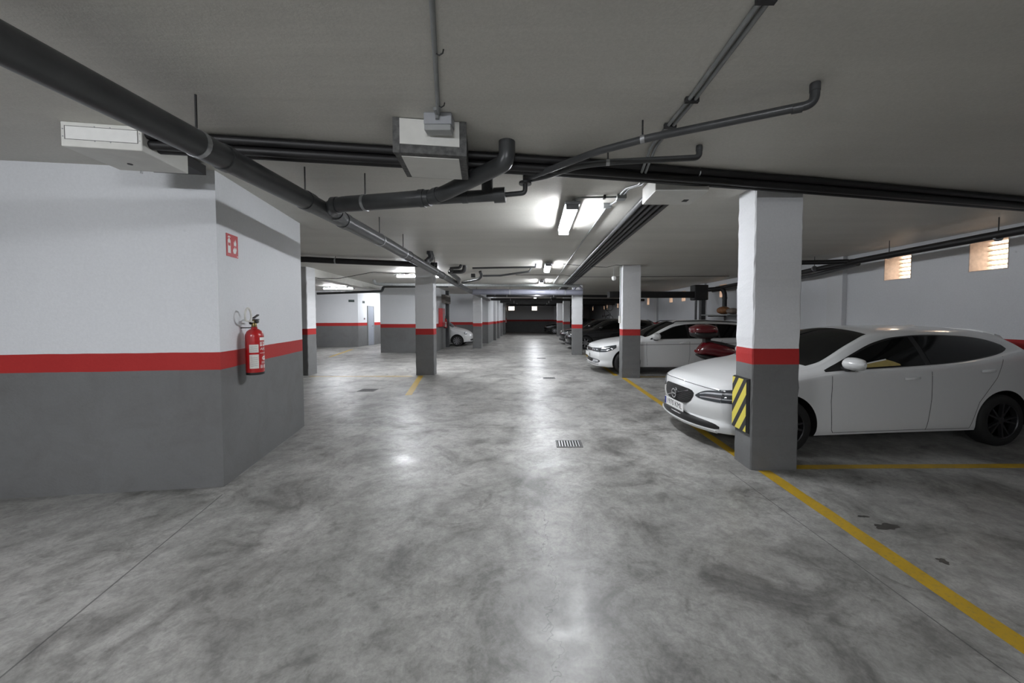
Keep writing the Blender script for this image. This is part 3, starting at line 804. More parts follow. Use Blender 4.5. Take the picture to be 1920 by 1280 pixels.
t = thing('duct_box', 'cream flat junction box where the ceiling pipes turn down the aisle', 'box', (1.10, 3.40, CZ))
MB().bbox(0.0, 0.49, 0.0, 0.42, -0.165, -0.002, 0.006).build('box_shell', M_BOXW, t)
MB().box(0.36, 0.41, 0.25, 0.31, -0.169, -0.165).build('vent_slot', M_DARK, t)

t = thing('conduit', 'pair-clipped grey conduit slanting over the ceiling at upper right', 'conduit', (0.93, 2, CZ))
for dx in (-0.012, 0.022):
    MB().tube(fillet([(0.02 + dx, -1.8, -0.014), (0.005 + dx, 0.25, -0.014), (-0.03 + dx, 0.85, -0.014), (-0.03 + dx, 0.95, -0.05), (0.0 + dx, 1.25, -0.085), (0.06 + dx, 1.45, -0.085), (0.0 + dx, 1.75, -0.02), (-0.01 + dx, 1.95, -0.014)], 0.06), 0.0115, 10).build('tube', M_COND, t, smooth=40)
for x, y in ((0.01, -0.45), (0.005, 0.25), (-0.015, 0.55)):
    MB().box(x - 0.035, x + 0.045, y - 0.012, y + 0.012, -0.03, -0.001).build('saddle_clip', M_DARK, t)
t = thing('junction_box', 'grey junction box on the ceiling feeding the nearest lamp', 'box', (0.93, 4.02, CZ))
MB().bbox(-0.05, 0.05, -0.05, 0.05, -0.05, 0, 0.006).build('box_body', M_COND, t)
MB().tube(fillet([(-0.05, 0, -0.02), (-0.44, 0.02, -0.02), (-0.50, 0.10, -0.03), (-0.505, 0.2, -0.045)], 0.06), 0.011, 10).build('tube', M_COND, t, smooth=40)
MB().box(-0.19, -0.165, -0.014, 0.038, -0.036, -0.001).build('saddle_clip', M_DARK, t)
t = thing('junction_box', 'smaller junction box beside the bright patch of the nearest lamp', 'box', (0.84, 4.32, CZ))
MB().bbox(-0.05, 0.05, -0.03, 0.03, -0.05, 0, 0.006).build('box_body', M_COND, t)
MB().tube(fillet([(0.03, -0.02, -0.02), (0.07, -0.15, -0.02), (0.08, -0.25, -0.02)], 0.03), 0.011, 8).build('tube', M_COND, t, smooth=40)
t = thing('conduit', 'thin conduit down the aisle ceiling beside the lamps', 'conduit', (0.8, 4.4, CZ))
MB().tube([(0.05, 0, -0.013), (-0.02, 5, -0.013), (-0.1, 14, -0.013), (-0.3, 26, -0.013)], 0.0105, 8).build('tube', M_COND, t, smooth=40)
t = thing('cable', 'thin dark cable across the ceiling to the estate car pillar', 'cable', (1.5, 9.2, CZ))
MB().tube([(-0.8, 0, -0.008), (0.05, 0.05, -0.07), (0.3, 0.1, -0.075), (0.55, 0.15, -0.01), (0.72, 0.25, -0.01)], 0.007, 6).build('cable_run', M_DARK, t, smooth=40)
t = thing('cable', 'thin cable crossing the ceiling before the third lamp', 'cable', (0, 11.6, CZ))
MB().tube([(-0.6, 0, -0.01), (0.9, 0, -0.012), (1.3, 0.0, -0.07), (2.4, 0.1, -0.06), (6.2, 0.2, -0.02)], 0.008, 6).build('cable_run', M_DARK, t, smooth=40)
t = thing('cable', 'kinked cable from the left pillar to the crosswise lamp', 'cable', (-6, 10.2, 2.62))
MB().tube(fillet([(0.0, 0, 0.0), (0.55, 0.05, 0.0), (1.35, 0.4, 0.22), (2.2, 0.95, 0.235)], 0.06), 0.009, 6).build('cable_run', M_DARK, t, smooth=40)
t = thing('motion_sensor', 'small white sensor hanging by the estate car pillar', 'sensor', (2.05, 9.6, 2.56))
MB().tube([(0, 0, 0.04), (0, 0, 0.32)], 0.005, 6).build('stem', M_COND, t)
MB().lathe([(0.001, 0.06), (0.035, 0.055), (0.06, 0.025), (0.055, -0.02), (0.035, -0.045), (0.001, -0.06)], 14).build('head', M_WHITEP, t, smooth=60)
t = thing('switch_box', 'pale switch box with conduit on the aisle side of the estate car pillar', 'switch', (2.228, 9.55, 1.42))
MB().bbox(-0.05, 0, -0.04, 0.05, -0.02, 0.16, 0.006).build('box_body', M_BOXW, t)
MB().tube([(-0.012, 0.0, 0.16), (-0.012, 0.0, 1.44)], 0.01, 8).build('tube', M_COND, t, smooth=40)

# foam corner guard
t = thing('corner_guard', 'black and yellow striped foam guard on the nearest pillar', 'guard', (2.205, 3.87, 0.365))
MB().box(-0.008, -0.0012, -0.125, 0.16, 0, 0.565).build('foam_pad', M_DARK, t)
MB().add([(-0.034, -0.115, 0.01), (-0.034, 0.15, 0.01), (-0.034, 0.15, 0.555), (-0.034, -0.115, 0.555), (-0.008, -0.125, 0), (-0.008, 0.16, 0), (-0.008, 0.16, 0.565), (-0.008, -0.125, 0.565)],
         [(0, 3, 2, 1), (0, 4, 7, 3), (1, 2, 6, 5), (3, 7, 6, 2), (0, 1, 5, 4), (4, 5, 6, 7)]).build('foam_edge', M_DARK, t)
MB().box(-0.0355, -0.034, -0.113, 0.148, 0.012, 0.553).build('stripe_face', M_HAZ, t)
# ================================================================== CARS
M_CARW = plain('white car paint', (0.70, 0.71, 0.71), 0.3, var=0.01, coat=0.7)
M_CARB = plain('black car paint', (0.008, 0.008, 0.009), 0.25, var=0.02, coat=0.8)
M_CARGR = plain('dark grey car paint', (0.02, 0.02, 0.022), 0.25, var=0.02, coat=0.8)
M_GLASS = plain('tinted glass', (0.005, 0.0055, 0.0055), 0.05, var=0.02, spec=0.22)
M_TRIM = plain('black trim', (0.012, 0.012, 0.012), 0.45)
M_CHROME = plain('chrome', (0.75, 0.76, 0.78), 0.12, 1.0, var=0.02)
M_TYRE = plain('tyre rubber', (0.012, 0.012, 0.012), 0.75)
M_ALLOY = plain('alloy rim', (0.30, 0.30, 0.31), 0.3, 0.9, var=0.05)
M_ALLOYD = plain('dark alloy rim', (0.07, 0.07, 0.075), 0.35, 0.8, var=0.05)
M_LENS = plain('headlamp lens', (0.05, 0.055, 0.06), 0.06, var=0.1, coat=1.0)
M_DRL = plain('headlamp reflector', (0.75, 0.77, 0.80), 0.15, 0.6, var=0.05)
M_GAP = plain('panel gap', (0.03, 0.03, 0.03), 0.8)
M_REDL = plain('tail lamp red', (0.18, 0.006, 0.008), 0.12, coat=1.0)
M_PLATE = plain('number plate', (0.72, 0.72, 0.71), 0.4, var=0.03)
M_BLUE = plain('plate blue', (0.01, 0.03, 0.22), 0.4)
M_SHADE = plain('sunshade yellow', (0.42, 0.33, 0.11), 0.5, var=0.1)

def pchip(xs, ys):
    xs = np.array(xs, float); ys = np.array(ys, float)
    h = np.diff(xs); d = np.diff(ys) / h
    m = np.zeros(len(xs)); m[0] = d[0]; m[-1] = d[-1]
    for i in range(1, len(xs) - 1):
        if d[i - 1] * d[i] > 0:
            w1 = 2 * h[i] + h[i - 1]; w2 = h[i] + 2 * h[i - 1]
            m[i] = (w1 + w2) / (w1 / d[i - 1] + w2 / d[i])
    def f(x):
        x = min(max(x, xs[0]), xs[-1])
        i = int(min(max(np.searchsorted(xs, x) - 1, 0), len(xs) - 2))
        t = (x - xs[i]) / h[i]
        return float(ys[i] * (1 + 2 * t) * (1 - t) ** 2 + h[i] * m[i] * t * (1 - t) ** 2 + ys[i + 1] * t * t * (3 - 2 * t) + h[i] * m[i + 1] * t * t * (t - 1))
    return f

class CarShape:
    """lofted body: x from the nose backwards, y sideways, z up"""
    def __init__(s, L, W, T, bow=0.30, bowlen=1.25, rbow=0.16, fascia=None, stretch=0.0):
        s.stretch = stretch
        s.L, s.W, s.bow, s.bowlen, s.rbow = L, W, bow, bowlen, rbow
        s.f = {k: pchip([p[0] for p in v], [p[1] for p in v]) for k, v in T.items()}
        s.fx = pchip([p[0] for p in fascia], [p[1] for p in fascia])
        s.cache = {}
    def ctrl(s, x):
        f = s.f; w = f['w'](x); zb = f['zb'](x); zw = f['zw'](x)
        wb, zbelt, wr, zr, zt = f['wb'](x), f['zbelt'](x), f['wr'](x), f['zr'](x), f['zt'](x)
        return [(w - 0.13, zb), (w - 0.035, zb + 0.012), (w - 0.012, zb + 0.10), (w, zw), (w - 0.006, zbelt - 0.06), (wb, zbelt),
                ((wb * 0.5 + wr * 0.5) + 0.012, (zbelt + zr) / 2), (wr, zr), (wr - 0.07, zr + (zt - zr) * 0.40), (wr * 0.5, zr + (zt - zr) * 0.82), (0.0, zt)]
    def section(s, x, n=5):
        key = round(x, 4)
        if key in s.cache: return s.cache[key]
        C = s.ctrl(x); out = []
        sharp = {1, 5, 7}
        for i in range(len(C) - 1):
            p1, p2 = np.array(C[i]), np.array(C[i + 1])
            p0 = np.array(C[i - 1]) if i > 0 and i not in sharp else 2 * p1 - p2 if i == 0 else p1 - (p2 - p1) * 0.8
            p3 = np.array(C[i + 2]) if i + 2 < len(C) and (i + 1) not in sharp else (p2 + (p2 - p1) * 0.8 if i + 2 < len(C) else np.array((-C[i][0], C[i][1])))
            for k in range(n):
                t = k / n
                q = 0.5 * ((2 * p1) + (-p0 + p2) * t + (2 * p0 - 5 * p1 + 4 * p2 - p3) * t * t + (-p0 + 3 * p1 - 3 * p2 + p3) * t ** 3)
                out.append((float(q[0]), float(q[1])))
        out.append(tuple(C[-1]))
        s.cache[key] = out
        return out
    def D(s, x, y, z):
        a = min(1.2, abs(y) / s.W)
        fr = max(0.0, 1 - x / s.bowlen) ** 2
        rr = max(0.0, 1 - (s.L - x) / 1.0) ** 2
        xs = x + s.stretch * min(1.0, max(0.0, (x - 1.35) / 1.7))
        return (xs + (s.bow * a ** 2.3 + s.fx(z)) * fr - s.rbow * a ** 2.2 * rr, y, z)
    def side_y(s, x, z):
        C = s.section(x); best = None
        for (y0, z0), (y1, z1) in zip(C[:-1], C[1:]):
            if z0 <= z <= z1 and z1 > z0 + 1e-9: best = y0 + (y1 - y0) * (z - z0) / (z1 - z0); break
        return best if best is not None else C[0][0]
    def top_z(s, x, y):
        C = s.section(x); y = abs(y)
        for (y0, z0), (y1, z1) in zip(C[:-1][::-1], C[1:][::-1]):
            if min(y0, y1) <= y <= max(y0, y1): return z0 + (z1 - z0) * (y - y0) / (y1 - y0 + 1e-12)
        return C[-1][1]
    def body(s, nx=84):
        xs = [0, 0.012, 0.03, 0.06, 0.10] + list(np.linspace(0.15, s.L - 0.12, nx)) + [s.L - 0.07, s.L - 0.03, s.L - 0.01, s.L]
        mb = MB(); S = [s.section(x) for x in xs]; n = len(S[0])
        ring = 2 * n - 1
        for x, C in zip(xs, S):
            for (y, z) in C: mb.v.append(s.D(x, y, z))
            for (y, z) in C[-2::-1]: mb.v.append(s.D(x, -y, z))
        for i in range(len(xs) - 1):
            for k in range(ring - 1):
                a = i * ring + k; mb.f.append((a, a + ring, a + ring + 1, a + 1))
            a = i * ring; mb.f.append((a + ring - 1, a + 2 * ring - 1, a + ring, a))     # underside
        # end caps: bridge left and right
        for i, flip in ((0, False), (len(xs) - 1, True)):
            C = S[i]; T = 14; g = []
            for k in range(n - 1):
                row = [i * ring + k]
                for j in range(1, T):
                    y = C[k][0] * (1 - 2 * j / T); mb.v.append(s.D(xs[i], y, C[k][1])); row.append(len(mb.v) - 1)
                row.append(i * ring + ring - 1 - k); g.append(row)
            apex = i * ring + n - 1
            for k in range(n - 2):
                for j in range(T):
                    q = (g[k][j], g[k][j + 1], g[k + 1][j + 1], g[k + 1][j])
                    mb.f.append(q[::-1] if not flip else q)
            for j in range(T):
                q = (g[-1][j], g[-1][j + 1], apex); mb.f.append(q[::-1] if not flip else q)
            # close the cap underside edge against the first ring face (same edge is shared)
            q = tuple(g[0])
        # split underside quads so that they share the cap vertices: triangulated fan
        mb.mi = [0] * len(mb.f)
        return mb

def strip_mesh(fn, us, lo, hi, nv, off=0.004, skirt=0.006):
    """patch on a surface: fn(u, v, off) -> point; v runs lo(u)..hi(u)"""
    mb = MB(); nu = len(us)
    def grid(o):
        return [[fn(u, lo(u) + (hi(u) - lo(u)) * j / nv, o) for j in range(nv + 1)] for u in us]
    A = grid(off); B = grid(off - skirt)
    for row in A: mb.v += row
    for row in B: mb.v += row
    w = nv + 1; o = nu * w
    for i in range(nu - 1):
        for j in range(nv): mb.f.append((i * w + j, (i + 1) * w + j, (i + 1) * w + j + 1, i * w + j + 1))
        mb.f.append((i * w, o + i * w, o + (i + 1) * w, (i + 1) * w))
        mb.f.append((i * w + nv, (i + 1) * w + nv, o + (i + 1) * w + nv, o + i * w + nv))
    for j in range(nv):
        mb.f.append((j, j + 1, o + j + 1, o + j)); b = (nu - 1) * w
        mb.f.append((b + j, o + b + j, o + b + j + 1, b + j + 1))
    mb.mi = [0] * len(mb.f)
    return mb

def poly_fns(pts):
    """upper/lower outline of a polygon given as ((u, lo, hi), ...)"""
    us = [p[0] for p in pts]
    return us, pchip(us, [p[1] for p in pts]), pchip(us, [p[2] for p in pts])

class Car:
    def __init__(c, name, label, shape, mat, loc, rz, wheels, wr=0.31, arch=0.365, rim=None, nspoke=5, track=None, tyre_w=0.2, rimstyle='v', rimr=None):
        c.s = shape; c.mat = mat
        c.t = thing(name, label, 'car', loc, rz)
        c.wr, c.arch, c.wheels = wr, arch, wheels
        mb = shape.body()
        me = mb.mesh('body', 30)
        bm = bmesh.new(); bm.from_mesh(me); bmesh.ops.remove_doubles(bm, verts=bm.verts, dist=1e-5)
        bmesh.ops.holes_fill(bm, edges=[e for e in bm.edges if e.is_boundary], sides=0)
        bmesh.ops.recalc_face_normals(bm, faces=bm.faces); bm.to_mesh(me); bm.free()
        me.materials.append(mat); me.materials.append(M_TRIM)
        o = bpy.data.objects.new('body', me); col.objects.link(o)
        cut = MB()
        for x in wheels:
            for sgn in (-1, 1):
                yc = sgn * (shape.f['w'](x) - 0.11)
                m = Matrix.Translation((x, yc, wr)) @ Matrix.Rotation(R(90), 4, 'X')
                cut.lathe([(arch, -0.17), (arch, 0.17)], 48, m)
                cut.box(x - arch * 0.93, x + arch * 0.93, yc - 0.17, yc + 0.17, -0.2, wr * 0.55)
        cm = cut.mesh('cut'); cm.materials.append(mat); cm.materials.append(M_TRIM)
        cm.polygons.foreach_set('material_index', [1] * len(cm.polygons))
        co = bpy.data.objects.new('cut', cm); col.objects.link(co)
        md = o.modifiers.new('arches', 'BOOLEAN'); md.object = co; md.operation = 'DIFFERENCE'; md.solver = 'EXACT'; md.use_self = True
        dg = bpy.context.evaluated_depsgraph_get()
        new = bpy.data.meshes.new_from_object(o.evaluated_get(dg))
        o.modifiers.clear(); o.data = new; bpy.data.objects.remove(co)
        new.polygons.foreach_set('use_smooth', [True] * len(new.polygons))
        try: new.set_sharp_from_angle(angle=R(28))
        except Exception: pass
        o.parent = c.t
        c.body = o
        # wheels
        wproto = None
        for x in wheels:
            for sgn in (-1, 1):
                y = sgn * (shape.f['w'](x) - 0.012)
                if wproto is None:
                    wproto = c.make_wheel(wr, tyre_w, rim or M_ALLOY, nspoke, rimstyle, rimr or wr * 0.68)
                    wproto.location = (x, y, wr); wproto.rotation_euler = (R(90), 0, 0)
                else:
                    q = copy_tree(wproto, c.t); q.location = (x, y, wr)
                    q.rotation_euler = (R(90), 0, 0) if sgn < 0 else (R(-90), 0, 0)
    def make_wheel(c, r, w, rim, ns, style, rr):
        """axis local z, outer face towards +z (wheel is rotated so that +z points outwards)"""
        tyre = MB().lathe([(rr * 0.98, 0.0), (rr + 0.012, 0.006), (r - 0.035, 0.004), (r - 0.012, -0.012), (r, -0.035), (r, -w + 0.035), (r - 0.012, -w + 0.012), (r - 0.035, -w), (rr, -w), (rr * 0.98, -w + 0.02)], 40)
        tyre.f = [f for f in tyre.f if len(f) == 4]; tyre.mi = [0] * len(tyre.f)
        t = tyre.build('wheel', M_TYRE, c.t, smooth=35)
        m = MB()
        m.lathe([(rr * 0.93, -0.05), (rr * 0.955, -0.004), (rr * 0.99, 0.004), (rr * 1.0, -0.008), (rr * 0.985, -0.06)], 40)
        m.f = [f for f in m.f if len(f) == 4]; m.mi = [0] * len(m.f)
        m.lathe([(rr * 0.20, -0.05), (rr * 0.20, -0.012), (rr * 0.15, -0.006), (0.001, -0.006)], 20)
        for k in range(ns):
            a0 = 2 * math.pi * k / ns
            arms = ((-0.10, -0.21), (0.10, 0.21)) if style == 'v' else ((0.0, 0.0),)
            for d0, d1 in arms:
                p0 = Vector((math.cos(a0 + d0 * 0.8), math.sin(a0 + d0 * 0.8), 0)) * rr * 0.16; p1 = Vector((math.cos(a0 + d1), math.sin(a0 + d1), 0)) * rr * 0.95
                d = (p1 - p0).normalized(); nn = Vector((-d.y, d.x, 0)); w0, w1 = rr * 0.055, rr * 0.045
                if style == 'w': w0, w1 = rr * 0.16, rr * 0.10
                if style == 'disc': w0, w1 = rr * 0.10, rr * 0.16
                vs = [p0 - nn * w0 + Vector((0, 0, -0.012)), p0 + nn * w0 + Vector((0, 0, -0.012)), p1 + nn * w1 + Vector((0, 0, -0.006)), p1 - nn * w1 + Vector((0, 0, -0.006))]
                m.add(vs + [v + Vector((0, 0, -0.035)) for v in vs], [(0, 3, 2, 1), (0, 1, 5, 4), (1, 2, 6, 5), (2, 3, 7, 6), (3, 0, 4, 7), (4, 5, 6, 7)])
        m.build('rim', rim, t, smooth=30)
        MB().lathe([(rr * 0.95, -0.09), (0.001, -0.09)], 24).build('brake_disc', M_DARK, t)
        return t
    # patches ------------------------------------------------------
    def side_fn(c, sgn):
        s = c.s
        def fn(x, z, off):
            y = s.side_y(x, z); e = 0.02
            dz = (s.side_y(x, z + e) - s.side_y(x, z - e)) / (2 * e)
            l = math.sqrt(1 + dz * dz)
            p = s.D(x, y + off / l, z - off * dz / l)
            return (p[0], sgn * p[1], p[2])
        return fn
    def front_fn(c):
        s = c.s
        def fn(y, z, off):
            p = s.D(0, y, z)
            a = abs(y) / s.W
            slope = s.bow * 2.3 * a ** 1.3 / s.W * (1 if y > 0 else -1)
            l = math.sqrt(1 + slope * slope)
            return (p[0] - off / l, p[1] + off * slope / l, p[2])
        return fn
    def top_fn(c):
        s = c.s
        def fn(x, y, off):
            e = 0.02
            z = s.top_z(x, y)
            dx = (s.top_z(x + e, y) - s.top_z(x - e, y)) / (2 * e)
            l = math.sqrt(1 + dx * dx)
            p = s.D(x, y, z)
            return (p[0] - off * dx / l, p[1], p[2] + off / l)
        return fn
    def patch(c, name, mat, fn, pts, n=24, nv=8, off=0.004, parent=None, skirt=0.008):
        us, lo, hi = poly_fns(pts)
        U = list(np.linspace(us[0], us[-1], n))
        mb = strip_mesh(fn, U, lo, hi, nv, off, skirt)
        o = mb.build(name, mat, parent or c.t, smooth=40)
        return o
    def line(c, fn, pts, w=0.006, name='panel_gap', mat=None, off=0.0015):
        """thin strip on the side along (x, z) points"""
        mb = MB()
        P = []
        for a, b in zip(pts[:-1], pts[1:]):
            for k in range(6): P.append((a[0] + (b[0] - a[0]) * k / 6, a[1] + (b[1] - a[1]) * k / 6))
        P.append(pts[-1])
        for i, q in enumerate(P):
            a = P[max(0, i - 1)]; b = P[min(len(P) - 1, i + 1)]
            d = Vector((b[0] - a[0], b[1] - a[1])).normalized(); nn = Vector((-d.y, d.x)) * w / 2
            mb.v.append(fn(q[0] + nn.x, q[1] + nn.y, off)); mb.v.append(fn(q[0] - nn.x, q[1] - nn.y, off))
        mb.f = [(2 * i, 2 * i + 1, 2 * i + 3, 2 * i + 2) for i in range(len(P) - 1)]; mb.mi = [0] * len(mb.f)
        return mb.build(name, mat or M_GAP, c.t)
    def mirror(c, sgn, x, z, y, mat, sc=1.0):
        mb = MB(); m = Matrix.Translation((x, sgn * (y + 0.11 * sc), z))
        # rounded wedge housing
        n = 14; rings = []
        for k in range(9):
            u = k / 8
            yy = (-0.11 + 0.22 * u) * sc
            rx = (0.055 + 0.035 * math.sin(math.pi * min(1, u * 0.9 + 0.15))) * sc; rz_ = (0.060 + 0.028 * math.sin(math.pi * (u * 0.8 + 0.2))) * sc
            if k in (0, 8): rx *= 0.35; rz_ *= 0.4
            rings.append([(rx * math.cos(2 * math.pi * j / n) * (0.75 if math.cos(2 * math.pi * j / n) > 0 else 1.15), yy, rz_ * math.sin(2 * math.pi * j / n) * 0.85) for j in range(n)])
        for r_ in rings: mb.v += [(x + p[0], sgn * (y + 0.11 * sc + p[1]), z + p[2]) for p in r_]
        for i in range(8):
            for j in range(n):
                j2 = (j + 1) % n; q = (i * n + j, i * n + j2, (i + 1) * n + j2, (i + 1) * n + j); mb.f.append(q if sgn > 0 else q[::-1])
        mb.f.append(tuple(range(n))); mb.f.append(tuple(8 * n + j for j in range(n))); mb.mi = [0] * len(mb.f)
        o = mb.build('wing_mirror', mat, c.t, smooth=50)
        MB().bbox(x - 0.05, x + 0.05, min(sgn * (y - 0.06), sgn * (y + 0.07)), max(sgn * (y - 0.06), sgn * (y + 0.07)), z - 0.085 * sc, z - 0.045 * sc, 0.01).build('mirror_stalk', M_TRIM, o, smooth=40)
        return o
    def handle(c, fn, x, z, w=0.19, mat=None):
        mb = MB(); n = 9
        for k in range(n):
            u = k / (n - 1); xx = x - w / 2 + w * u; o = 0.008 + 0.03 * math.sin(math.pi * u) ** 0.5
            for dz, oo in ((-0.014, 0.0), (-0.012, o), (0.012, o), (0.014, 0.0)): mb.v.append(fn(xx, z + dz + 0.012 * u, oo))
        for k in range(n - 1):
            for j in range(3): a = k * 4 + j; mb.f.append((a, a + 4, a + 5, a + 1))
        mb.mi = [0] * len(mb.f)
        return mb.build('door_handle', mat or c.mat, c.t, smooth=50)
    def plate(c, text, z, w=0.52, h=0.11, x=-0.012):
        p = MB().bbox(x - 0.008, x, -w / 2, w / 2, z - h / 2, z + h / 2, 0.003).build('number_plate', M_PLATE, c.t)
        MB().box(x - 0.0088, x - 0.008, w / 2 - 0.05, w / 2 - 0.006, z - h / 2 + 0.006, z + h / 2 - 0.006).build('plate_strip', M_BLUE, p)
        m = Matrix(((0, 0, -1, x - 0.0085), (-1, 0, 0, -0.02), (0, 1, 0, z), (0, 0, 0, 1)))
        text_mesh(text, 0.098, M_TRIM, 'plate_lettering', p, m)
        return p

# ------------------------------------------------------------------ the white hatchback
T40 = dict(
 zt=[(0, .745), (.03, .768), (.10, .80), (.3, .835), (.6, .893), (.9, .945), (1.15, .98), (1.25, 1.0), (1.6, 1.18), (1.9, 1.335), (2.1, 1.405), (2.3, 1.435), (2.6, 1.448), (3.0, 1.447), (3.4, 1.435), (3.8, 1.41), (4.05, 1.378), (4.12, 1.325), (4.25, 1.20), (4.35, 1.06), (4.4, .93)],
 zr=[(0, .715), (.03, .728), (.10, .75), (.3, .79), (.6, .845), (.9, .898), (1.2, .938), (1.33, .968), (1.8, 1.18), (2.1, 1.295), (2.4, 1.350), (2.8, 1.375), (3.2, 1.370), (3.6, 1.350), (3.9, 1.318), (4.05, 1.29), (4.12, 1.24), (4.25, 1.13), (4.35, 1.00), (4.4, .88)],
 wr=[(0, .655), (.03, .68), (.10, .70), (.3, .74), (.6, .765), (.9, .775), (1.2, .775), (1.42, .765), (1.8, .70), (2.1, .645), (2.4, .612), (2.8, .60), (3.2, .585), (3.6, .56), (3.9, .535), (4.04, .53), (4.12, .56), (4.2, .60), (4.4, .60)],
 zbelt=[(0, .675), (.03, .685), (.10, .705), (.3, .748), (.6, .80), (.9, .855), (1.2, .893), (1.42, .925), (1.8, .952), (2.2, .975), (2.6, .995), (3.0, 1.03), (3.4, 1.085), (3.75, 1.145), (4.0, 1.165), (4.1, 1.13), (4.2, 1.06), (4.3, .95), (4.4, .80)],
 wb=[(0, .69), (.03, .715), (.10, .755), (.3, .81), (.6, .848), (.9, .858), (1.2, .862), (1.42, .862), (1.8, .858), (2.6, .853), (3.0, .85), (3.4, .835), (3.8, .80), (4.1, .755), (4.2, .73), (4.4, .66)],
 w=[(0, .72), (.03, .75), (.10, .795), (.3, .858), (.6, .892), (.9, .897), (1.3, .893), (2.2, .892), (3.0, .898), (3.5, .902), (3.9, .885), (4.2, .83), (4.34, .77), (4.4, .70)],
 zw=[(0, .44), (.3, .50), (1, .56), (3, .60), (3.8, .66), (4.4, .60)],
 zb=[(0, .20), (.3, .19), (.9, .19), (2, .195), (3.3, .20), (3.9, .23), (4.4, .30)])
FAS = [(.18, .05), (.24, -.005), (.30, .0), (.34, .035), (.40, .02), (.5, .0), (.6, .012), (.68, .03), (.75, .06), (.85, .09)]
hatch = CarShape(4.4, .90, T40, 0.32, 1.3, 0.17, FAS, 0.12)

def add_glass(c, belt_pts, roof_x0, wind, nearside=True, mat=None):
    pass

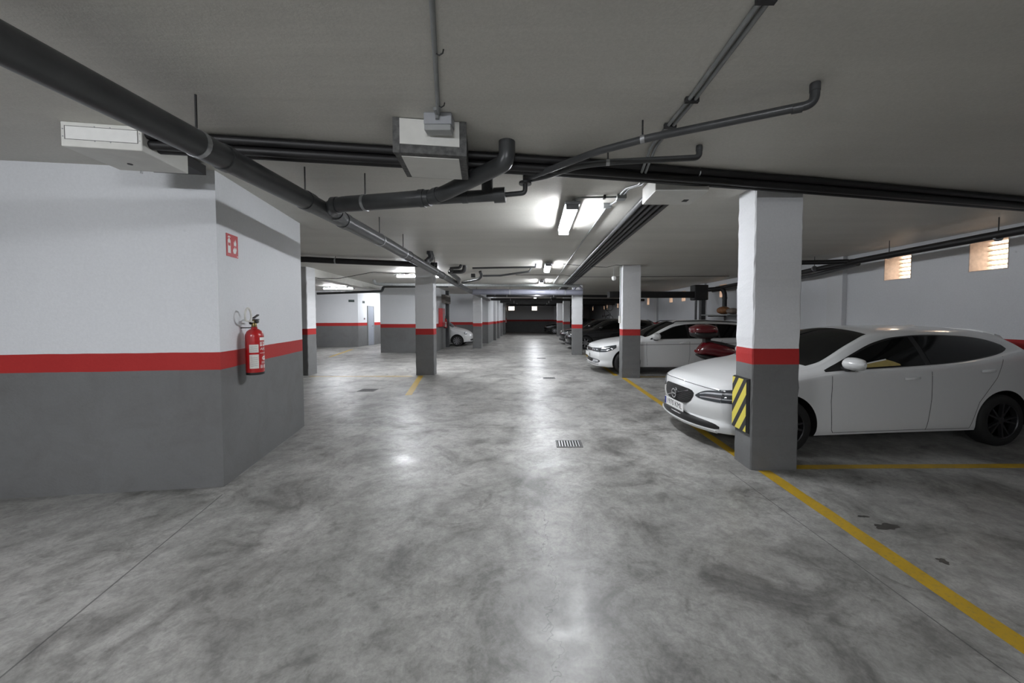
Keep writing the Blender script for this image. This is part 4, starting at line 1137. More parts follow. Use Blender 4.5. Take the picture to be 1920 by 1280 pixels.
def build_hatch(name, label, mat, loc, rz, text=None, detail=True, rim=None, style='v', ns=5, sunshade=False):
    c = Car(name, label, hatch, mat, loc, rz, (0.88, 3.665), 0.315, 0.372, rim or M_ALLOYD, ns, rimstyle=style)
    s = hatch; belt = s.f['zbelt']; rail = s.f['zr']
    top = c.top_fn(); front = c.front_fn()
    for sgn in (-1, 1):
        fn = c.side_fn(sgn)
        # black surround and the two door windows with quarter light
        c.patch('window_surround', M_TRIM, fn, [(1.37, .932, .950), (1.55, .946, 1.025), (1.8, .957, 1.138), (2.1, .970, 1.255), (2.4, .985, 1.317), (2.8, 1.010, 1.342), (3.2, 1.055, 1.330), (3.5, 1.105, 1.300), (3.66, 1.145, 1.260), (3.74, 1.175, 1.215)], 44, 8, 0.003)
        c.patch('front_window', M_GLASS, fn, [(1.58, .960, 1.015), (1.8, .968, 1.118), (2.1, .982, 1.232), (2.4, .997, 1.300), (2.56, 1.005, 1.318)], 22, 8, 0.006)
        c.patch('rear_window', M_GLASS, fn, [(2.63, 1.010, 1.324), (2.9, 1.032, 1.326), (3.2, 1.068, 1.312), (3.5, 1.118, 1.284), (3.63, 1.150, 1.252), (3.705, 1.178, 1.215)], 26, 8, 0.006)
        if detail:
            c.line(fn, [(1.42, .89), (1.405, .6), (1.43, .27), (1.45, .235)])
            c.line(fn, [(2.60, .985), (2.60, .6), (2.575, .33), (2.56, .235)])
            c.line(fn, [(3.52, 1.09), (3.42, .84), (3.20, .55), (3.12, .30), (3.10, .24)])
            c.line(fn, [(1.45, .235), (2.3, .24), (3.10, .24)], 0.005)
            c.line(fn, [(1.46, .865), (2.2, .868), (3.2, .905)], 0.004, 'crease', mat, 0.003)
            c.handle(fn, 2.36, .845); c.handle(fn, 3.30, .92)
            c.patch('headlamp', M_LENS, fn, [(.0, .570, .708), (.1, .573, .722), (.2, .583, .735), (.35, .60, .745), (.52, .645, .765), (.66, .715, .78)], 14, 5, 0.005)
            c.patch('lamp_bar', M_DRL, fn, [(.0, .662, .682), (.13, .664, .684), (.3, .668, .688), (.45, .675, .695)], 10, 2, 0.0075)
            c.patch('lamp_bar', M_DRL, fn, [(.0, .604, .616), (.14, .608, .621), (.3, .62, .635), (.42, .635, .65)], 10, 2, 0.0075)
            c.patch('tail_lamp', M_REDL, fn, [(4.12, .90, 1.08), (4.22, .84, 1.03), (4.32, .80, .90)], 10, 5, 0.006)
            c.patch('washer_cap', mat, fn, [(.20, .49, .53), (.24, .488, .533), (.28, .49, .53)], 5, 2, 0.004)
        c.mirror(sgn, 1.62, 1.035, .865, mat)
    # windscreen, rear glass
    c.patch('windscreen', M_GLASS, lambda x, u, off: (lambda w: top(x, u * w, off))(s.f['wr'](x) - 0.055), [(1.28, -.93, .93), (1.45, -.98, .98), (1.9, -.98, .98), (2.12, -.95, .95)], 18, 14, 0.004)
    c.patch('rear_glass', M_GLASS, lambda x, u, off: (lambda w: top(x, u * w, off))(s.f['wr'](x) - 0.05), [(4.13, -.95, .95), (4.22, -.95, .95), (4.33, -.9, .9)], 8, 10, 0.004)
    if detail:
        c.patch('roof_spoiler', mat, top, [(3.98, -.5, .5), (4.06, -.5, .5), (4.13, -.49, .49)], 6, 12, 0.018, skirt=0.02)
        MB().ball((3.47, 0, 1.425), 0.09, 0.03, 0.028).build('roof_aerial', mat, c.t, smooth=60)
        # bonnet shut line (seen as a thin dark arc over the grille)
        c.patch('bonnet_gap', M_GAP, front, [(-.655, .700, .706), (-.3, .722, .728), (0, .730, .736), (.3, .722, .728), (.655, .700, .706)], 20, 1, 0.002, skirt=0.002)
        # grille
        g = c.patch('grille', M_TRIM, front, [(-.37, .575, .618), (-.33, .51, .645), (-.24, .465, .656), (0, .452, .662), (.24, .465, .656), (.33, .51, .645), (.37, .575, .618)], 22, 5, 0.004)
        c.patch('grille_rim', M_CHROME, front, [(-.25, .452, .460), (0, .438, .446), (.25, .452, .460)], 12, 1, 0.005, g)
        for z in (.51, .535, .56, .585, .61):
            hw = .335 if z > .53 else .24
            c.patch('grille_bar', M_DARK, front, [(-hw, z, z + .004), (0, z - .003, z + .001), (hw, z, z + .004)], 10, 1, 0.008, g)
        # emblem: ring with slanted bar and arrow
        xe = -0.022
        ring = MB(); n = 28
        for k in range(n):
            a = 2 * math.pi * k / n
            for rr_, xx in ((0.062, xe + .006), (0.064, xe - .004), (0.048, xe - .004), (0.046, xe + .006)): ring.v.append((xx, rr_ * math.cos(a), (.545) + rr_ * math.sin(a)))
        for k in range(n):
            k2 = (k + 1) % n
            for j in range(3): ring.f.append((k * 4 + j, k2 * 4 + j, k2 * 4 + j + 1, k * 4 + j + 1))
        ring.mi = [0] * len(ring.f)
        e = ring.build('emblem', M_CHROME, c.t, smooth=40)
        c.patch('emblem_bar', M_CHROME, front, [(-.28, .632, .642), (.26, .466, .476)], 14, 1, 0.010, e)
        MB().tube([(xe, -.045, .59), (xe, -.078, .623)], 0.006, 8).tube([(xe, -.078, .623), (xe, -.045, .623)], 0.006, 8).tube([(xe, -.078, .623), (xe, -.078, .592)], 0.006, 8).box(xe - 0.006, xe, -.05, .05, .535, .555).build('emblem_arrow', M_CHROME, e)
        for sg in (-1, 1):
            yy = lambda P: sorted([(sg * p[0], p[1], p[2]) for p in P])
            hl = c.patch('headlamp_inner', M_LENS, front, yy([(.40, .592, .605), (.46, .576, .648), (.55, .570, .685), (.712, .570, .708)]), 12, 4, 0.005)
            c.patch('lamp_bar', M_DRL, front, yy([(.46, .624, .637), (.55, .646, .664), (.712, .662, .682)]), 8, 2, 0.0075, hl)
            c.patch('lamp_bar', M_DRL, front, yy([(.47, .590, .601), (.55, .598, .612), (.712, .604, .620)]), 8, 2, 0.0075, hl)
        # lower intake and lip
        c.patch('lower_intake', M_TRIM, front, [(-.71, .262, .290), (-.65, .248, .310), (-.3, .246, .334), (0, .246, .352), (.3, .246, .334), (.65, .248, .310), (.71, .262, .290)], 34, 3, 0.004)
        c.patch('front_lip', mat, front, [(-.68, .206, .238), (-.4, .204, .238), (0, .203, .238), (.4, .204, .238), (.68, .206, .238)], 34, 3, 0.022, skirt=0.025)
        if text: c.plate(text, .405, x=-0.018)
    if sunshade:
        fn = c.side_fn(-1)
        sh = c.patch('sunshade', M_SHADE, fn, [(1.78, .972, .995), (2.0, .982, 1.045), (2.12, .988, 1.06), (2.26, .994, 1.01)], 8, 3, 0.0075, skirt=0.001)
        c.patch('sunshade_fold', M_WHITEP, fn, [(1.80, 1.000, 1.012), (2.0, 1.035, 1.048), (2.12, 1.055, 1.068)], 6, 1, 0.0085, sh, 0.001)
    return c
V40 = build_hatch('hatchback_car', 'white five-door hatchback parked behind the nearest pillar', M_CARW, (1.89, 4.92, 0), R(5.4), '1970 KML', sunshade=True)
# ------------------------------------------------------------------ the white estate car
TPA = dict(
 zt=[(0, .765), (.05, .79), (.15, .825), (.4, .88), (.8, .94), (1.2, .99), (1.42, 1.02), (1.75, 1.175), (2.1, 1.345), (2.35, 1.432), (2.7, 1.468), (3.2, 1.475), (3.8, 1.462), (4.3, 1.425), (4.5, 1.385), (4.58, 1.27), (4.7, 1.0), (4.78, .85)],
 zr=[(0, .735), (.05, .75), (.15, .775), (.4, .835), (.8, .892), (1.2, .937), (1.5, .985), (1.9, 1.17), (2.2, 1.30), (2.5, 1.37), (2.9, 1.395), (3.4, 1.395), (3.9, 1.38), (4.3, 1.345), (4.5, 1.31), (4.58, 1.20), (4.7, .97), (4.78, .82)],
 wr=[(0, .69), (.05, .71), (.15, .74), (.4, .77), (.8, .785), (1.2, .785), (1.5, .775), (1.9, .705), (2.2, .655), (2.5, .63), (3, .62), (3.6, .61), (4.2, .59), (4.5, .58), (4.7, .64), (4.78, .63)],
 zbelt=[(0, .69), (.05, .70), (.15, .725), (.4, .785), (.8, .845), (1.2, .895), (1.5, .93), (2, .95), (3, .965), (4, .985), (4.4, 1.0), (4.5, .99), (4.6, .95), (4.7, .85), (4.78, .74)],
 wb=[(0, .735), (.05, .76), (.15, .80), (.4, .85), (.8, .87), (1.5, .872), (3, .87), (3.8, .86), (4.4, .82), (4.7, .77), (4.78, .70)],
 w=[(0, .76), (.05, .79), (.15, .835), (.4, .885), (.8, .91), (2, .908), (3.4, .912), (4, .90), (4.5, .855), (4.7, .80), (4.78, .74)],
 zw=[(0, .45), (.5, .52), (2, .57), (4, .62), (4.78, .58)],
 zb=[(0, .20), (.3, .18), (1, .185), (3.5, .195), (4.2, .24), (4.78, .30)])
estate = CarShape(4.78, .915, TPA, 0.27, 1.3, 0.15, FAS)
c = Car('estate_car', 'white estate car parked beyond the second pillar on the right', estate, M_CARW, (1.56, 10.78, 0), R(1.5), (0.89, 3.68), 0.325, 0.38, M_ALLOY, 5)
top = c.top_fn(); front = c.front_fn()
for sgn in (-1, 1):
    fn = c.side_fn(sgn)
    c.patch('window_surround', M_TRIM, fn, [(1.55, .942, .962), (1.72, .955, 1.055), (2.0, .962, 1.185), (2.3, .968, 1.30), (2.7, .974, 1.358), (3.2, .98, 1.37), (3.8, .99, 1.355), (4.2, 1.0, 1.31), (4.35, 1.03, 1.20)], 44, 8, 0.003)
    c.patch('front_window', M_GLASS, fn, [(1.72, .968, 1.035), (2.0, .974, 1.165), (2.3, .980, 1.28), (2.58, .985, 1.335)], 18, 8, 0.006)
    c.patch('rear_window', M_GLASS, fn, [(2.64, .986, 1.340), (3.0, .99, 1.355), (3.42, .995, 1.352)], 14, 8, 0.006)
    c.patch('quarter_window', M_GLASS, fn, [(3.48, .997, 1.350), (3.8, 1.0, 1.338), (4.15, 1.012, 1.295), (4.30, 1.05, 1.20)], 14, 8, 0.006)
    c.patch('chrome_strip', M_CHROME, fn, [(1.6, .943, .952), (2.6, .962, .971), (4.2, .985, .994)], 30, 1, 0.007)
    c.line(fn, [(1.44, .90), (1.43, .6), (1.46, .25)]); c.line(fn, [(2.61, .965), (2.61, .5), (2.58, .25)]); c.line(fn, [(3.52, .97), (3.42, .75), (3.25, .5), (3.2, .25)])
    c.line(fn, [(1.0, .80), (2.2, .815), (4.4, .86)], 0.01, 'crease', M_GAP, 0.001)
    c.line(fn, [(1.35, .31), (2.4, .315), (3.2, .32)], 0.014, 'sill_crease', M_CARW, 0.006)
    c.handle(fn, 2.42, .85); c.handle(fn, 3.3, .865)
    c.mirror(sgn, 1.68, 1.035, .875, M_CARW, 1.3)
    c.patch('headlamp', M_LENS, fn, [(.0, .598, .712), (.12, .606, .74), (.3, .645, .775), (.5, .72, .80)], 14, 5, 0.005)
    for z0 in (.635, .685): c.patch('lamp_bar', M_DRL, fn, [(.02, z0, z0 + .02), (.14, z0 + .01, z0 + .032), (.26, z0 + .035, z0 + .052)], 8, 2, 0.008)
    yy = lambda P: sorted([(sgn * p[0], p[1], p[2]) for p in P])
    hl = c.patch('headlamp_inner', M_LENS, front, yy([(.37, .612, .690), (.5, .602, .702), (.752, .598, .712)]), 10, 4, 0.005)
    for y in (.43, .53, .63): MB().ball((c.s.D(0, y, .655)[0] - .004, sgn * y, .655), .014, .034, .028).build('lamp_projector', M_DRL, hl, smooth=60)
    fg = c.patch('fog_lamp', M_DRL, front, yy([(.42, .312, .385), (.55, .315, .390), (.68, .335, .375)]), 8, 3, 0.009)
    c.patch('tail_lamp', M_REDL, fn, [(4.42, .84, .96), (4.55, .80, .95), (4.66, .78, .87)], 8, 4, 0.006)
c.patch('windscreen', M_GLASS, lambda x, u, off: top(x, u * (estate.f['wr'](x) - 0.055), off), [(1.46, -.93, .93), (1.6, -.98, .98), (2.1, -.98, .98), (2.32, -.95, .95)], 18, 14, 0.004)
g = c.patch('grille', M_TRIM, front, [(-.365, .612, .690), (0, .604, .700), (.365, .612, .690)], 16, 4, 0.004)
for z in (.622, .645, .668): c.patch('grille_bar', M_CHROME, front, [(-.355, z, z + .005), (0, z - .003, z + .003), (.355, z, z + .005)], 12, 1, 0.009, g)
e = MB().lathe([(.052, 0), (.052, .006), (.044, .006), (.044, .003)], 24, Matrix.Translation((-.016, 0, .652)) @ Matrix.Rotation(R(-90), 4, 'Y')).build('emblem', M_CHROME, c.t, smooth=40)
c.patch('lower_intake', M_TRIM, front, [(-.74, .32, .36), (-.64, .295, .395), (-.3, .290, .405), (0, .290, .405), (.3, .290, .405), (.64, .295, .395), (.74, .32, .36)], 28, 3, 0.004)
c.patch('intake_strip', M_CHROME, front, [(-.74, .258, .280), (-.35, .254, .276), (0, .253, .275), (.35, .254, .276), (.74, .258, .280)], 28, 1, 0.009)
for s_ in (-1, 1):
    MB().tube([(2.2, s_ * .62, 1.37), (2.35, s_ * .62, 1.435), (3.2, s_ * .61, 1.455), (4.1, s_ * .58, 1.41), (4.2, s_ * .57, 1.37)], 0.013, 8).build('roof_rail', M_TRIM, c.t, smooth=40)
p = MB().bbox(-0.022, -0.012, -.26, .26, .455, .565, 0.003).build('number_plate', M_PLATE, c.t)

# ------------------------------------------------------------------ black cars on the right
def fill_dark(c):
    for sgn in (-1, 1):
        yy = lambda P: sorted([(sgn * p[0], p[1], p[2]) for p in P])
        c.patch('lamp_cluster', M_DRL, c.front_fn(), yy([(.45, .598, .635), (.55, .595, .65), (.66, .597, .655)]), 8, 3, 0.009)
blk = build_hatch('hatchback_car', 'black hatchback parked behind the brightly lit pillar', M_CARB, (1.52, 18.35, 0), R(0.5), rim=M_ALLOY, style='w', ns=7)
fill_dark(blk)
for (x, y, a, lab) in ((1.42, 21.3, 1.0, 'black car beyond the first black hatchback, only nose and roof showing'),
                       (0.85, 33.7, 0.0, 'farthest dark car, its nose sticking out before the end wall')):
    q = copy_tree(blk.t); q.location = (x, y, 0); q.rotation_euler = (0, 0, R(a)); q['label'] = lab

# ------------------------------------------------------------------ small white city car on the left
TFI = dict(
 zt=[(0, .60), (.04, .68), (.12, .755), (.3, .84), (.6, .925), (.85, .975), (.95, 1.0), (1.2, 1.17), (1.45, 1.33), (1.7, 1.43), (2.1, 1.485), (2.5, 1.475), (2.9, 1.42), (3.15, 1.34), (3.3, 1.15), (3.45, .95), (3.55, .75)],
 zr=[(0, .56), (.04, .62), (.12, .69), (.3, .775), (.6, .86), (.85, .92), (1.05, .98), (1.35, 1.16), (1.6, 1.29), (1.9, 1.375), (2.3, 1.40), (2.7, 1.37), (3.05, 1.29), (3.2, 1.2), (3.3, 1.08), (3.45, .90), (3.55, .71)],
 wr=[(0, .42), (.04, .50), (.12, .57), (.3, .65), (.6, .68), (.9, .68), (1.1, .67), (1.4, .62), (1.7, .58), (2.2, .56), (2.8, .54), (3.1, .53), (3.3, .56), (3.55, .5)],
 zbelt=[(0, .52), (.04, .57), (.12, .62), (.3, .71), (.6, .80), (.9, .87), (1.1, .92), (1.5, .94), (2.5, .96), (3, .98), (3.2, .95), (3.4, .85), (3.55, .66)],
 wb=[(0, .48), (.04, .57), (.12, .65), (.3, .735), (.6, .765), (1, .77), (2, .77), (2.8, .76), (3.2, .71), (3.55, .55)],
 w=[(0, .52), (.04, .62), (.12, .70), (.3, .78), (.6, .81), (1, .813), (2, .81), (2.8, .813), (3.2, .77), (3.55, .60)],
 zw=[(0, .40), (1, .52), (3.55, .5)], zb=[(0, .22), (.4, .19), (2.5, .2), (3.55, .28)])
city = CarShape(3.55, .813, TFI, 0.28, 1.0, 0.2, [(.2, .04), (.3, .0), (.5, .0), (.6, .03), (.7, .06)])
c = Car('city_car', 'small rounded white city car in the left bay, nose towards the aisle', city, M_CARW, (-3.40, 20.22, 0), R(180), (0.72, 3.02), 0.285, 0.345, M_ALLOY, 9, rimstyle='disc', rimr=0.20)
top = c.top_fn(); front = c.front_fn()
for sgn in (-1, 1):
    fn = c.side_fn(sgn)
    c.patch('window_surround', M_TRIM, fn, [(1.12, .945, .975), (1.35, .955, 1.12), (1.6, .965, 1.25), (1.95, .975, 1.345), (2.4, .985, 1.36), (2.75, .995, 1.31), (2.98, 1.02, 1.20)], 30, 7, 0.003)
    c.patch('door_window', M_GLASS, fn, [(1.25, .965, 1.04), (1.45, .972, 1.15), (1.75, .982, 1.28), (2.1, .992, 1.335), (2.35, .996, 1.34)], 16, 7, 0.006)
    c.patch('quarter_window', M_GLASS, fn, [(2.43, 1.0, 1.335), (2.7, 1.01, 1.30), (2.92, 1.04, 1.20)], 10, 6, 0.006)
    c.line(fn, [(1.06, .90), (1.05, .6), (1.08, .27)]); c.line(fn, [(2.36, .96), (2.36, .55), (2.25, .27)])
    c.line(fn, [(.2, .66), (.9, .80), (2.9, .86)], 0.006, 'crease', M_CARW, 0.004)
    c.handle(fn, 2.18, .83); c.mirror(sgn, 1.32, 1.0, .78, M_CARW, 0.95)
    z0 = .665; x0 = .155; y0 = city.side_y(x0, z0)
    p = city.D(x0, y0, z0)
    m = Matrix.Translation((p[0] - .02, sgn * (p[1] + .0), p[2] + .015)) @ Matrix.Rotation(sgn * R(-38), 4, 'Z') @ Matrix.Rotation(R(-75), 4, 'Y')
    h = MB().lathe([(.085, -.01), (.085, .012), (.06, .03), (.001, .036)], 20, m).build('headlamp', M_DRL, c.t, smooth=60)
    m2 = Matrix.Translation((p[0] - .055, sgn * (p[1] - .03), p[2] - .13)) @ Matrix.Rotation(sgn * R(-30), 4, 'Z') @ Matrix.Rotation(R(-90), 4, 'Y')
    MB().lathe([(.05, -.01), (.05, .01), (.03, .02), (.001, .024)], 16, m2).build('driving_lamp', M_DRL, c.t, smooth=60)
c.patch('windscreen', M_GLASS, lambda x, u, off: top(x, u * (city.f['wr'](x) - 0.05), off), [(.98, -.93, .93), (1.1, -.97, .97), (1.45, -.98, .98), (1.62, -.95, .95)], 14, 12, 0.004)
c.patch('lower_intake', M_TRIM, front, [(-.46, .30, .335), (-.35, .275, .36), (0, .27, .37), (.35, .275, .36), (.46, .30, .335)], 18, 3, 0.006)
c.patch('chrome_whisker', M_CHROME, front, [(-.3, .525, .535), (0, .52, .53), (.3, .525, .535)], 10, 1, 0.008)
p = MB().bbox(-0.022, -0.012, -.26, .26, .385, .495, 0.003).build('number_plate', M_PLATE, c.t)

# ------------------------------------------------------------------ red scooter
M_SCR = plain('red scooter paint', (0.10, 0.004, 0.008), 0.2, var=0.05, coat=0.9)
t = thing('motor_scooter', 'dark red scooter with top case, tail towards the aisle, between the white cars', 'scooter', (3.50, 8.0, 0), R(2))
def loft_x(st, n=16, flat=0.0):
    """rings along x: (x, zc, half width, half height)"""
    mb = MB()
    for x, zc, w, h in st:
        for k in range(n):
            a = 2 * math.pi * k / n; ca, sa = math.cos(a), math.sin(a)
            f = lambda v: math.copysign(abs(v) ** 0.75, v)
            mb.v.append((x, w * f(ca), zc + h * f(sa)))
    for i in range(len(st) - 1):
        for k in range(n): k2 = (k + 1) % n; mb.f.append((i * n + k, i * n + k2, (i + 1) * n + k2, (i + 1) * n + k))
    mb.f.append(tuple(range(n - 1, -1, -1))); mb.f.append(tuple((len(st) - 1) * n + k for k in range(n))); mb.mi = [0] * len(mb.f)
    return mb
loft_x([(-.10, 1.27, .12, .04), (-.08, 1.28, .18, .07), (.05, 1.295, .215, .105), (.25, 1.295, .215, .11), (.38, 1.28, .19, .09), (.43, 1.265, .12, .05)]).build('top_case_lid', M_SCR, t, smooth=60)
loft_x([(-.08, 1.21, .14, .03), (-.05, 1.19, .19, .06), (.1, 1.17, .20, .085), (.28, 1.165, .19, .085), (.40, 1.18, .16, .06), (.43, 1.20, .1, .03)]).build('top_case_base', M_TRIM, t, smooth=60)
MB().box(-.093, -.085, -.12, .12, 1.235, 1.265).build('top_case_reflector', M_REDL, t)
MB().box(.18, .30, -.07, .07, .95, 1.10).build('carrier', M_TRIM, t)
loft_x([(.0, .79, .03, .02), (.06, .82, .10, .075), (.16, .87, .14, .135), (.30, .88, .18, .165), (.6, .81, .19, .165), (.85, .74, .18, .14), (1.05, .66, .12, .1)]).build('tail_fairing', M_SCR, t, smooth=60)
loft_x([(.02, .74, .05, .02), (.15, .70, .13, .05), (.5, .61, .15, .06), (.9, .50, .13, .08)]).build('under_cowl', M_TRIM, t, smooth=60)
loft_x([(.22, 1.01, .06, .02), (.3, 1.015, .12, .04), (.55, .965, .15, .05), (.85, .88, .14, .06), (1.05, .80, .10, .05)]).build('seat', M_TRIM, t, smooth=60)
MB().box(.0, .03, -.06, .06, .80, .84).build('tail_lamp', M_REDL, t)
loft_x([(.9, .33, .15, .05), (1.2, .32, .17, .05), (1.45, .40, .17, .06)]).build('floor_board', M_TRIM, t, smooth=60)
loft_x([(1.36, .62, .20, .30), (1.45, .70, .22, .36), (1.55, .72, .16, .32), (1.62, .72, .06, .2)]).build('leg_shield', M_SCR, t, smooth=60)
MB().tube(fillet([(1.38, -.34, 1.06), (1.42, -.2, 1.06), (1.5, 0, 1.0), (1.42, .2, 1.06), (1.38, .34, 1.06)], 0.06), 0.014, 8).build('handlebar', M_TRIM, t, smooth=40)
MB().tube([(1.5, 0, 1.0), (1.75, 0, .30)], 0.03, 10).build('fork', M_TRIM, t, smooth=40)
for x in (.34, 1.76):
    w = MB().lathe([(.15, -.05), (.20, -.06), (.245, -.04), (.26, 0), (.245, .04), (.20, .06), (.15, .05)], 28, Matrix.Translation((x, 0, .26)) @ Matrix.Rotation(R(90), 4, 'X')).build('wheel', M_TYRE, t, smooth=40)
    MB().lathe([(.001, -.03), (.15, -.03), (.15, .03), (.001, .03)], 20, Matrix.Translation((x, 0, .26)) @ Matrix.Rotation(R(90), 4, 'X')).build('rim', M_ALLOYD, w, smooth=40)
for s_ in (-1, 1):
    MB().tube([(1.4, s_ * .25, 1.06), (1.40, s_ * .3, 1.22)], .006, 6).ball((1.40, s_ * .31, 1.25), .015, .06, .04).build('mirror', M_TRIM, t, smooth=50)
MB().tube([(.55, -.17, .33), (.1, -.2, .40)], [.04, .055], 12).build('exhaust', M_DARK, t, smooth=40)

# ------------------------------------------------------------------ bicycle hung on the right wall far back
t = thing('bicycle', 'dark bicycle hung upright on the right wall far behind the estate car', 'bicycle', (6.25, 31.0, 1.35))
for z in (0.0, 1.02):
    n = 30; mb = MB()
    mb.tube([(0.33 * math.cos(2 * math.pi * k / n), 0, z + 0.33 * math.sin(2 * math.pi * k / n)) for k in range(n + 1)], 0.022, 8, False)
    w = mb.build('wheel', M_TYRE, t, smooth=40)
    sp = MB()
    for k in range(10): sp.tube([(0, 0, z), (0.32 * math.cos(2 * math.pi * k / 10), 0, z + 0.32 * math.sin(2 * math.pi * k / 10))], 0.004, 5)
    sp.build('spokes', M_STEEL, w)
fr = MB()
for a, b in (((0, 0, 0), (.12, 0, .42)), ((.12, 0, .42), (-.38, 0, .26)), ((-.38, 0, .26), (0, 0, 0)), ((-.38, 0, .26), (-.42, 0, .80)), ((.12, 0, .42), (-.36, 0, .86)), ((-.42, 0, .8), (0, 0, 1.02)), ((-.38, 0, .26), (-.52, 0, .22))):
    fr.tube([a, b], 0.017, 8)
fr.build('frame', M_TRIM, t, smooth=40)
MB().bbox(-.56, -.52, -.07, .07, .12, .34, .02).build('saddle', M_TRIM, t)
MB().tube([(-.48, -.28, .80), (-.5, 0, .80), (-.48, .28, .80)], 0.013, 8).build('handlebar', M_TRIM, t, smooth=40)
MB().box(0.33, 0.55, -.02, .02, 1.0, 1.04).build('wall_hook', M_STEEL, t)

# ================================================================== FIRE SAFETY
def wall_frame(ax, ay, bx, by, s, off=0.0):
    """point on a wall line at distance s, pushed off along the wall's right-hand normal"""
    d = Vector((bx - ax, by - ay)).normalized(); n = Vector((d.y, -d.x))
    p = Vector((ax, ay)) + d * s + n * off
    return p, math.atan2(d.y, d.x)
def extinguisher(p, rz, label, prints=True):
    """local +x along wall, local -y out of the wall; origin at wall, foot of the cylinder"""
    t = thing('fire_extinguisher', label, 'extinguisher', p, rz, 'fire extinguishers')
    r = .078; cy = -.115
    T = Matrix.Translation((0, cy, 0))
    MB().lathe([(.055, 0.0), (.07, .004), (r, .03), (r, .385), (r * .97, .405), (r * .80, .435), (r * .5, .455), (.026, .462), (.026, .48), (.001, .48)], 32, T).build('cylinder', M_REDP, t, smooth=35)
    MB().lathe([(.06, -.004), (r * .98, .0), (r * 1.0, .022), (r * .97, .024)], 28, T).build('foot_ring', M_BLACK, t, smooth=35)
    v = MB().lathe([(.021, .48), (.023, .485), (.021, .52), (.014, .53), (.014, .55), (.001, .55)], 16, T).build('valve', plain('brass valve', (.25, .19, .08), .35, .9), t, smooth=35)
    MB().bbox(-.012, .085, cy - .012, cy + .012, .548, .560, .004, Matrix.Translation((0, 0, 0))).build('carry_handle', M_DARK, v)
    m = Matrix.Translation((0.0, cy, .565)) @ Matrix.Rotation(R(-20), 4, 'Y')
    MB().bbox(-.01, .092, -.012, .012, 0.0, .012, .004, m).build('squeeze_lever', M_DARK, v)
    MB().lathe([(.001, 0), (.02, 0), (.02, .012), (.001, .012)], 16, Matrix.Translation((.0, cy - .02, .535)) @ Matrix.Rotation(R(90), 4, 'X')).build('pressure_gauge', M_BLACK, v, smooth=35)
    MB().tube([(.06 + .018 * math.cos(a), cy - .01, .535 + .018 * math.sin(a)) for a in [2 * math.pi * k / 14 for k in range(15)]], .0022, 6, False).build('safety_pin', M_STEEL, v, smooth=40)
    hx, hz = -.062, .60
    MB().tube([(-.012, cy, .53), (-.035, cy + .005, .532)] + [(hx + .045 * math.sin(q) , cy + .012 + .02 * q / 6.0, hz - .068 * math.cos(q)) for q in [0.3 + 5.4 * k / 22 for k in range(23)]][::-1], .0085, 10).build('hose', plain('pale hose', (.66, .65, .60), .5), t, smooth=40)
    MB().tube([(-.050, cy + .014, .535), (-.02, cy + .02, .515)], [.010, .014], 12).build('nozzle', M_BLACK, t, smooth=40)
    MB().box(-.012, .012, cy + .01, -.001, .466, .476).build('wall_bracket', M_DARK, t)
    def label_patch(a0, a1, z0, z1, name, mat, off=.0012):
        mb = MB(); n = 10
        for k in range(n + 1):
            a = a0 + (a1 - a0) * k / n
            for z in (z0, z1): mb.v.append(((r + off) * math.cos(a), cy + (r + off) * math.sin(a), z))
        mb.f = [(2 * k, 2 * k + 2, 2 * k + 3, 2 * k + 1) for k in range(n)]; mb.mi = [0] * n
        return mb.build(name, mat, t, smooth=60)
    # angles: -90 deg faces straight out of the wall
    A = lambda d: R(d)
    label_patch(A(-190), A(-133), .225, .305, 'inspection_label', M_LABEL)
    label_patch(A(-190), A(-133), .065, .205, 'service_label', M_LABEL)
    if prints:
        label_patch(A(-124), A(-66), .345, .375, 'print_band', M_WHITEP)
        label_patch(A(-124), A(-66), .215, .219, 'print_rule', M_WHITEP)
        label_patch(A(-124), A(-66), .330, .333, 'print_rule', M_WHITEP)
        # lettering laid over the front
        def wrap(body, size, zc, ac, name):
            cu = text_mesh(body, size, M_WHITEP, name, t, Matrix.Identity(4), 0)
            for q in cu.data.vertices:
                a = A(ac) + q.co.x / r; z = zc + q.co.y
                q.co = ((r + .0016) * math.cos(a), cy + (r + .0016) * math.sin(a), z)
            return cu
        wrap('ABC', .036, .258, -97, 'print_text'); wrap('ZEN', .028, .120, -97, 'print_text')
        for z in (.315, .300, .287): label_patch(A(-124), A(-108), z, z + .008, 'print_line', M_WHITEP); label_patch(A(-102), A(-78), z, z + .008, 'print_line', M_WHITEP)
        for z in (.09, .11, .13, .15, .17, .24, .26, .28): label_patch(A(-182), A(-141), z, z + .004, 'print_line', M_COND, .0018)
        for z in (.09, .078, .066): label_patch(A(-124), A(-104), z, z + .006, 'print_line', M_WHITEP); label_patch(A(-98), A(-71), z, z + .006, 'print_line', M_WHITEP)
        mb = MB(); n = 20
        mb.v = [((r + .0014) * math.cos(A(-84)), cy + (r + .0014) * math.sin(A(-84)), .165)]
        for k in range(n):
            a = A(-84) + .036 / r * math.cos(2 * math.pi * k / n); z = .165 + .022 * math.sin(2 * math.pi * k / n)
            mb.v.append(((r + .0014) * math.cos(a), cy + (r + .0014) * math.sin(a), z))
        mb.f = [(0, 1 + k, 1 + (k + 1) % n) for k in range(n)]; mb.mi = [0] * n
        mb.build('brand_oval', M_WHITEP, t)
    return t
AX, AY, BX, BY = -2.872, 3.347, -3.31, 5.23
p, a = wall_frame(AX, AY, BX, BY, 0.36)
extinguisher((p.x, p.y, .985), a, 'red fire extinguisher with white labels hung on the near left wall')
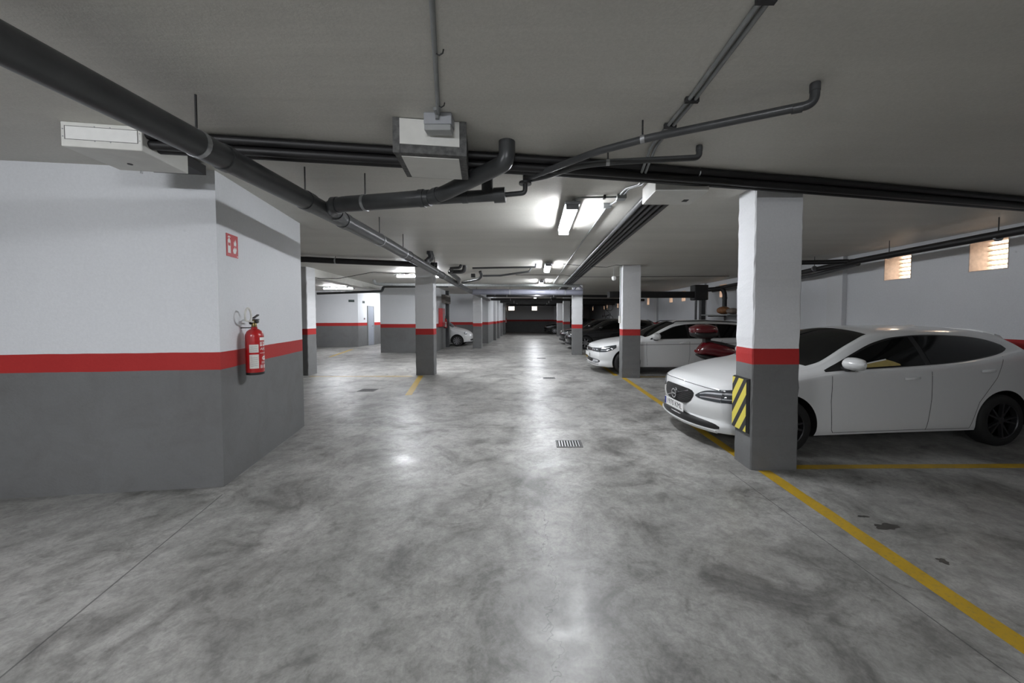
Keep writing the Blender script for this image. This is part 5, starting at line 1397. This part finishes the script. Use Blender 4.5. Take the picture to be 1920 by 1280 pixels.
# extinguisher sign
p, a = wall_frame(AX, AY, BX, BY, 0.238)
t = thing('extinguisher_sign', 'red square sign with white extinguisher and flames above the fire extinguisher', 'sign', (p.x, p.y, 2.25), a)
MB().box(-.097, .097, -.004, -.0005, -.107, .107).build('sign_plate', M_REDSIGN, t)
def flat(pts, name, y=-.0048):
    n = len(pts); MB().add([(x, y, z) for x, z in pts] + [(x, y + .0007, z) for x, z in pts], [tuple(range(n)), tuple(range(2 * n - 1, n - 1, -1))] + [(i, n + i, n + (i + 1) % n, (i + 1) % n) for i in range(n)]).build(name, M_WHITEP, t)
flat([(-.075, -.075), (-.03, -.075), (-.03, .045), (-.038, .058), (-.067, .058), (-.075, .045)], 'pictogram_body')
flat([(-.062, .06), (-.043, .06), (-.043, .07), (-.062, .07)], 'pictogram_neck')
flat([(-.075, .072), (-.06, .088), (-.035, .085), (-.028, .074), (-.04, .076), (-.055, .078), (-.066, .07)], 'pictogram_lever')
MB().box(-.070, -.035, -.0054, -.0047, -.005, .022).build('pictogram_band', M_REDSIGN, t)
flat([(.02, -.07), (.055, -.068), (.07, -.03), (.06, -.005), (.052, -.03), (.042, .0), (.03, -.03), (.02, -.015), (.008, -.045)], 'flame_shape')
flat([(.03, .0), (.045, .012), (.06, .0), (.068, .03), (.055, .072), (.05, .04), (.04, .06), (.035, .03), (.022, .045)], 'flame_shape')
MB().box(.075, .088, -.0054, -.0047, -.098, -.088).build('sign_mark', M_WHITEP, t)

# hose cabinet and extinguisher on the side of the block, steel post and header
CXa, CYa, CXb, CYb = -4.36, 15.97, -4.55, 18.75
p, a = wall_frame(CXa, CYa, CXb, CYb, 1.25)
t = thing('hose_cabinet', 'red fire hose cabinet on the side of the left block', 'cabinet', (p.x, p.y, 1.10), a)
MB().bbox(-.32, .32, -.18, -.001, 0, .85, .008).build('cabinet_body', M_REDP, t)
MB().box(-.29, .29, -.186, -.18, .03, .82).build('cabinet_door', M_REDP, t)
MB().box(-.2, .2, -.188, -.186, .25, .6).build('glass_pane', plain('cabinet glass', (.20, .10, .10), .1), t)
MB().box(.24, .27, -.2, -.186, .38, .46).build('cabinet_handle', M_STEEL, t)
p, a = wall_frame(CXa, CYa, CXb, CYb, 2.05)
extinguisher((p.x, p.y, 1.0), a, 'fire extinguisher beside the red hose cabinet', False)
p, a = wall_frame(-2.80, 21.6, -2.80, 36.6, 11.9)
extinguisher((-2.775, 33.6, .95), R(90), 'tiny far extinguisher on the left aisle wall near the end', False)
t = thing('steel_post', 'dark steel door post with brownish header beside the small white car', 'post', (-4.50, 18.87, 0))
MB().box(-.10, .10, -.08, .08, 0, CZ).build('post', M_COND if False else M_PVC, t)
MB().box(0.02, .20, -1.2, -.09, 2.2, 2.62).build('header_box', plain('brownish header', (.17, .155, .14), .6), t)
MB().box(-.12, -.10, -.07, .07, 1.085, 1.245).build('band', M_REDSIGN, t)
# little plates in the left room
t = thing('wall_plate', 'small dark plate high on the left room wall', 'plate', (-9.43, 18.955, 2.37), math.atan2(.62, 3.36))
MB().bbox(-.14, .14, -.02, -.002, -.06, .06, .004).build('plate_body', plain('dark green plate', (.03, .05, .045), .4), t)
t = thing('wall_plate', 'second small plate above the bright wall by the grey door', 'plate', (-9.09, 19.55, 2.33), R(85))
MB().bbox(-.10, .10, -.02, -.002, -.06, .06, .004).build('plate_body', plain('dark green plate', (.03, .05, .045), .4), t)
t = thing('call_point', 'tiny push button beside the grey door', 'button', (-9.085, 19.6, 1.45), R(85))
MB().bbox(-.045, .045, -.03, -.002, -.045, .045, .006).build('button_body', M_COND, t)
MB().bbox(-.02, .02, -.036, -.03, -.02, .02, .004).build('button_face', M_REDSIGN, t)
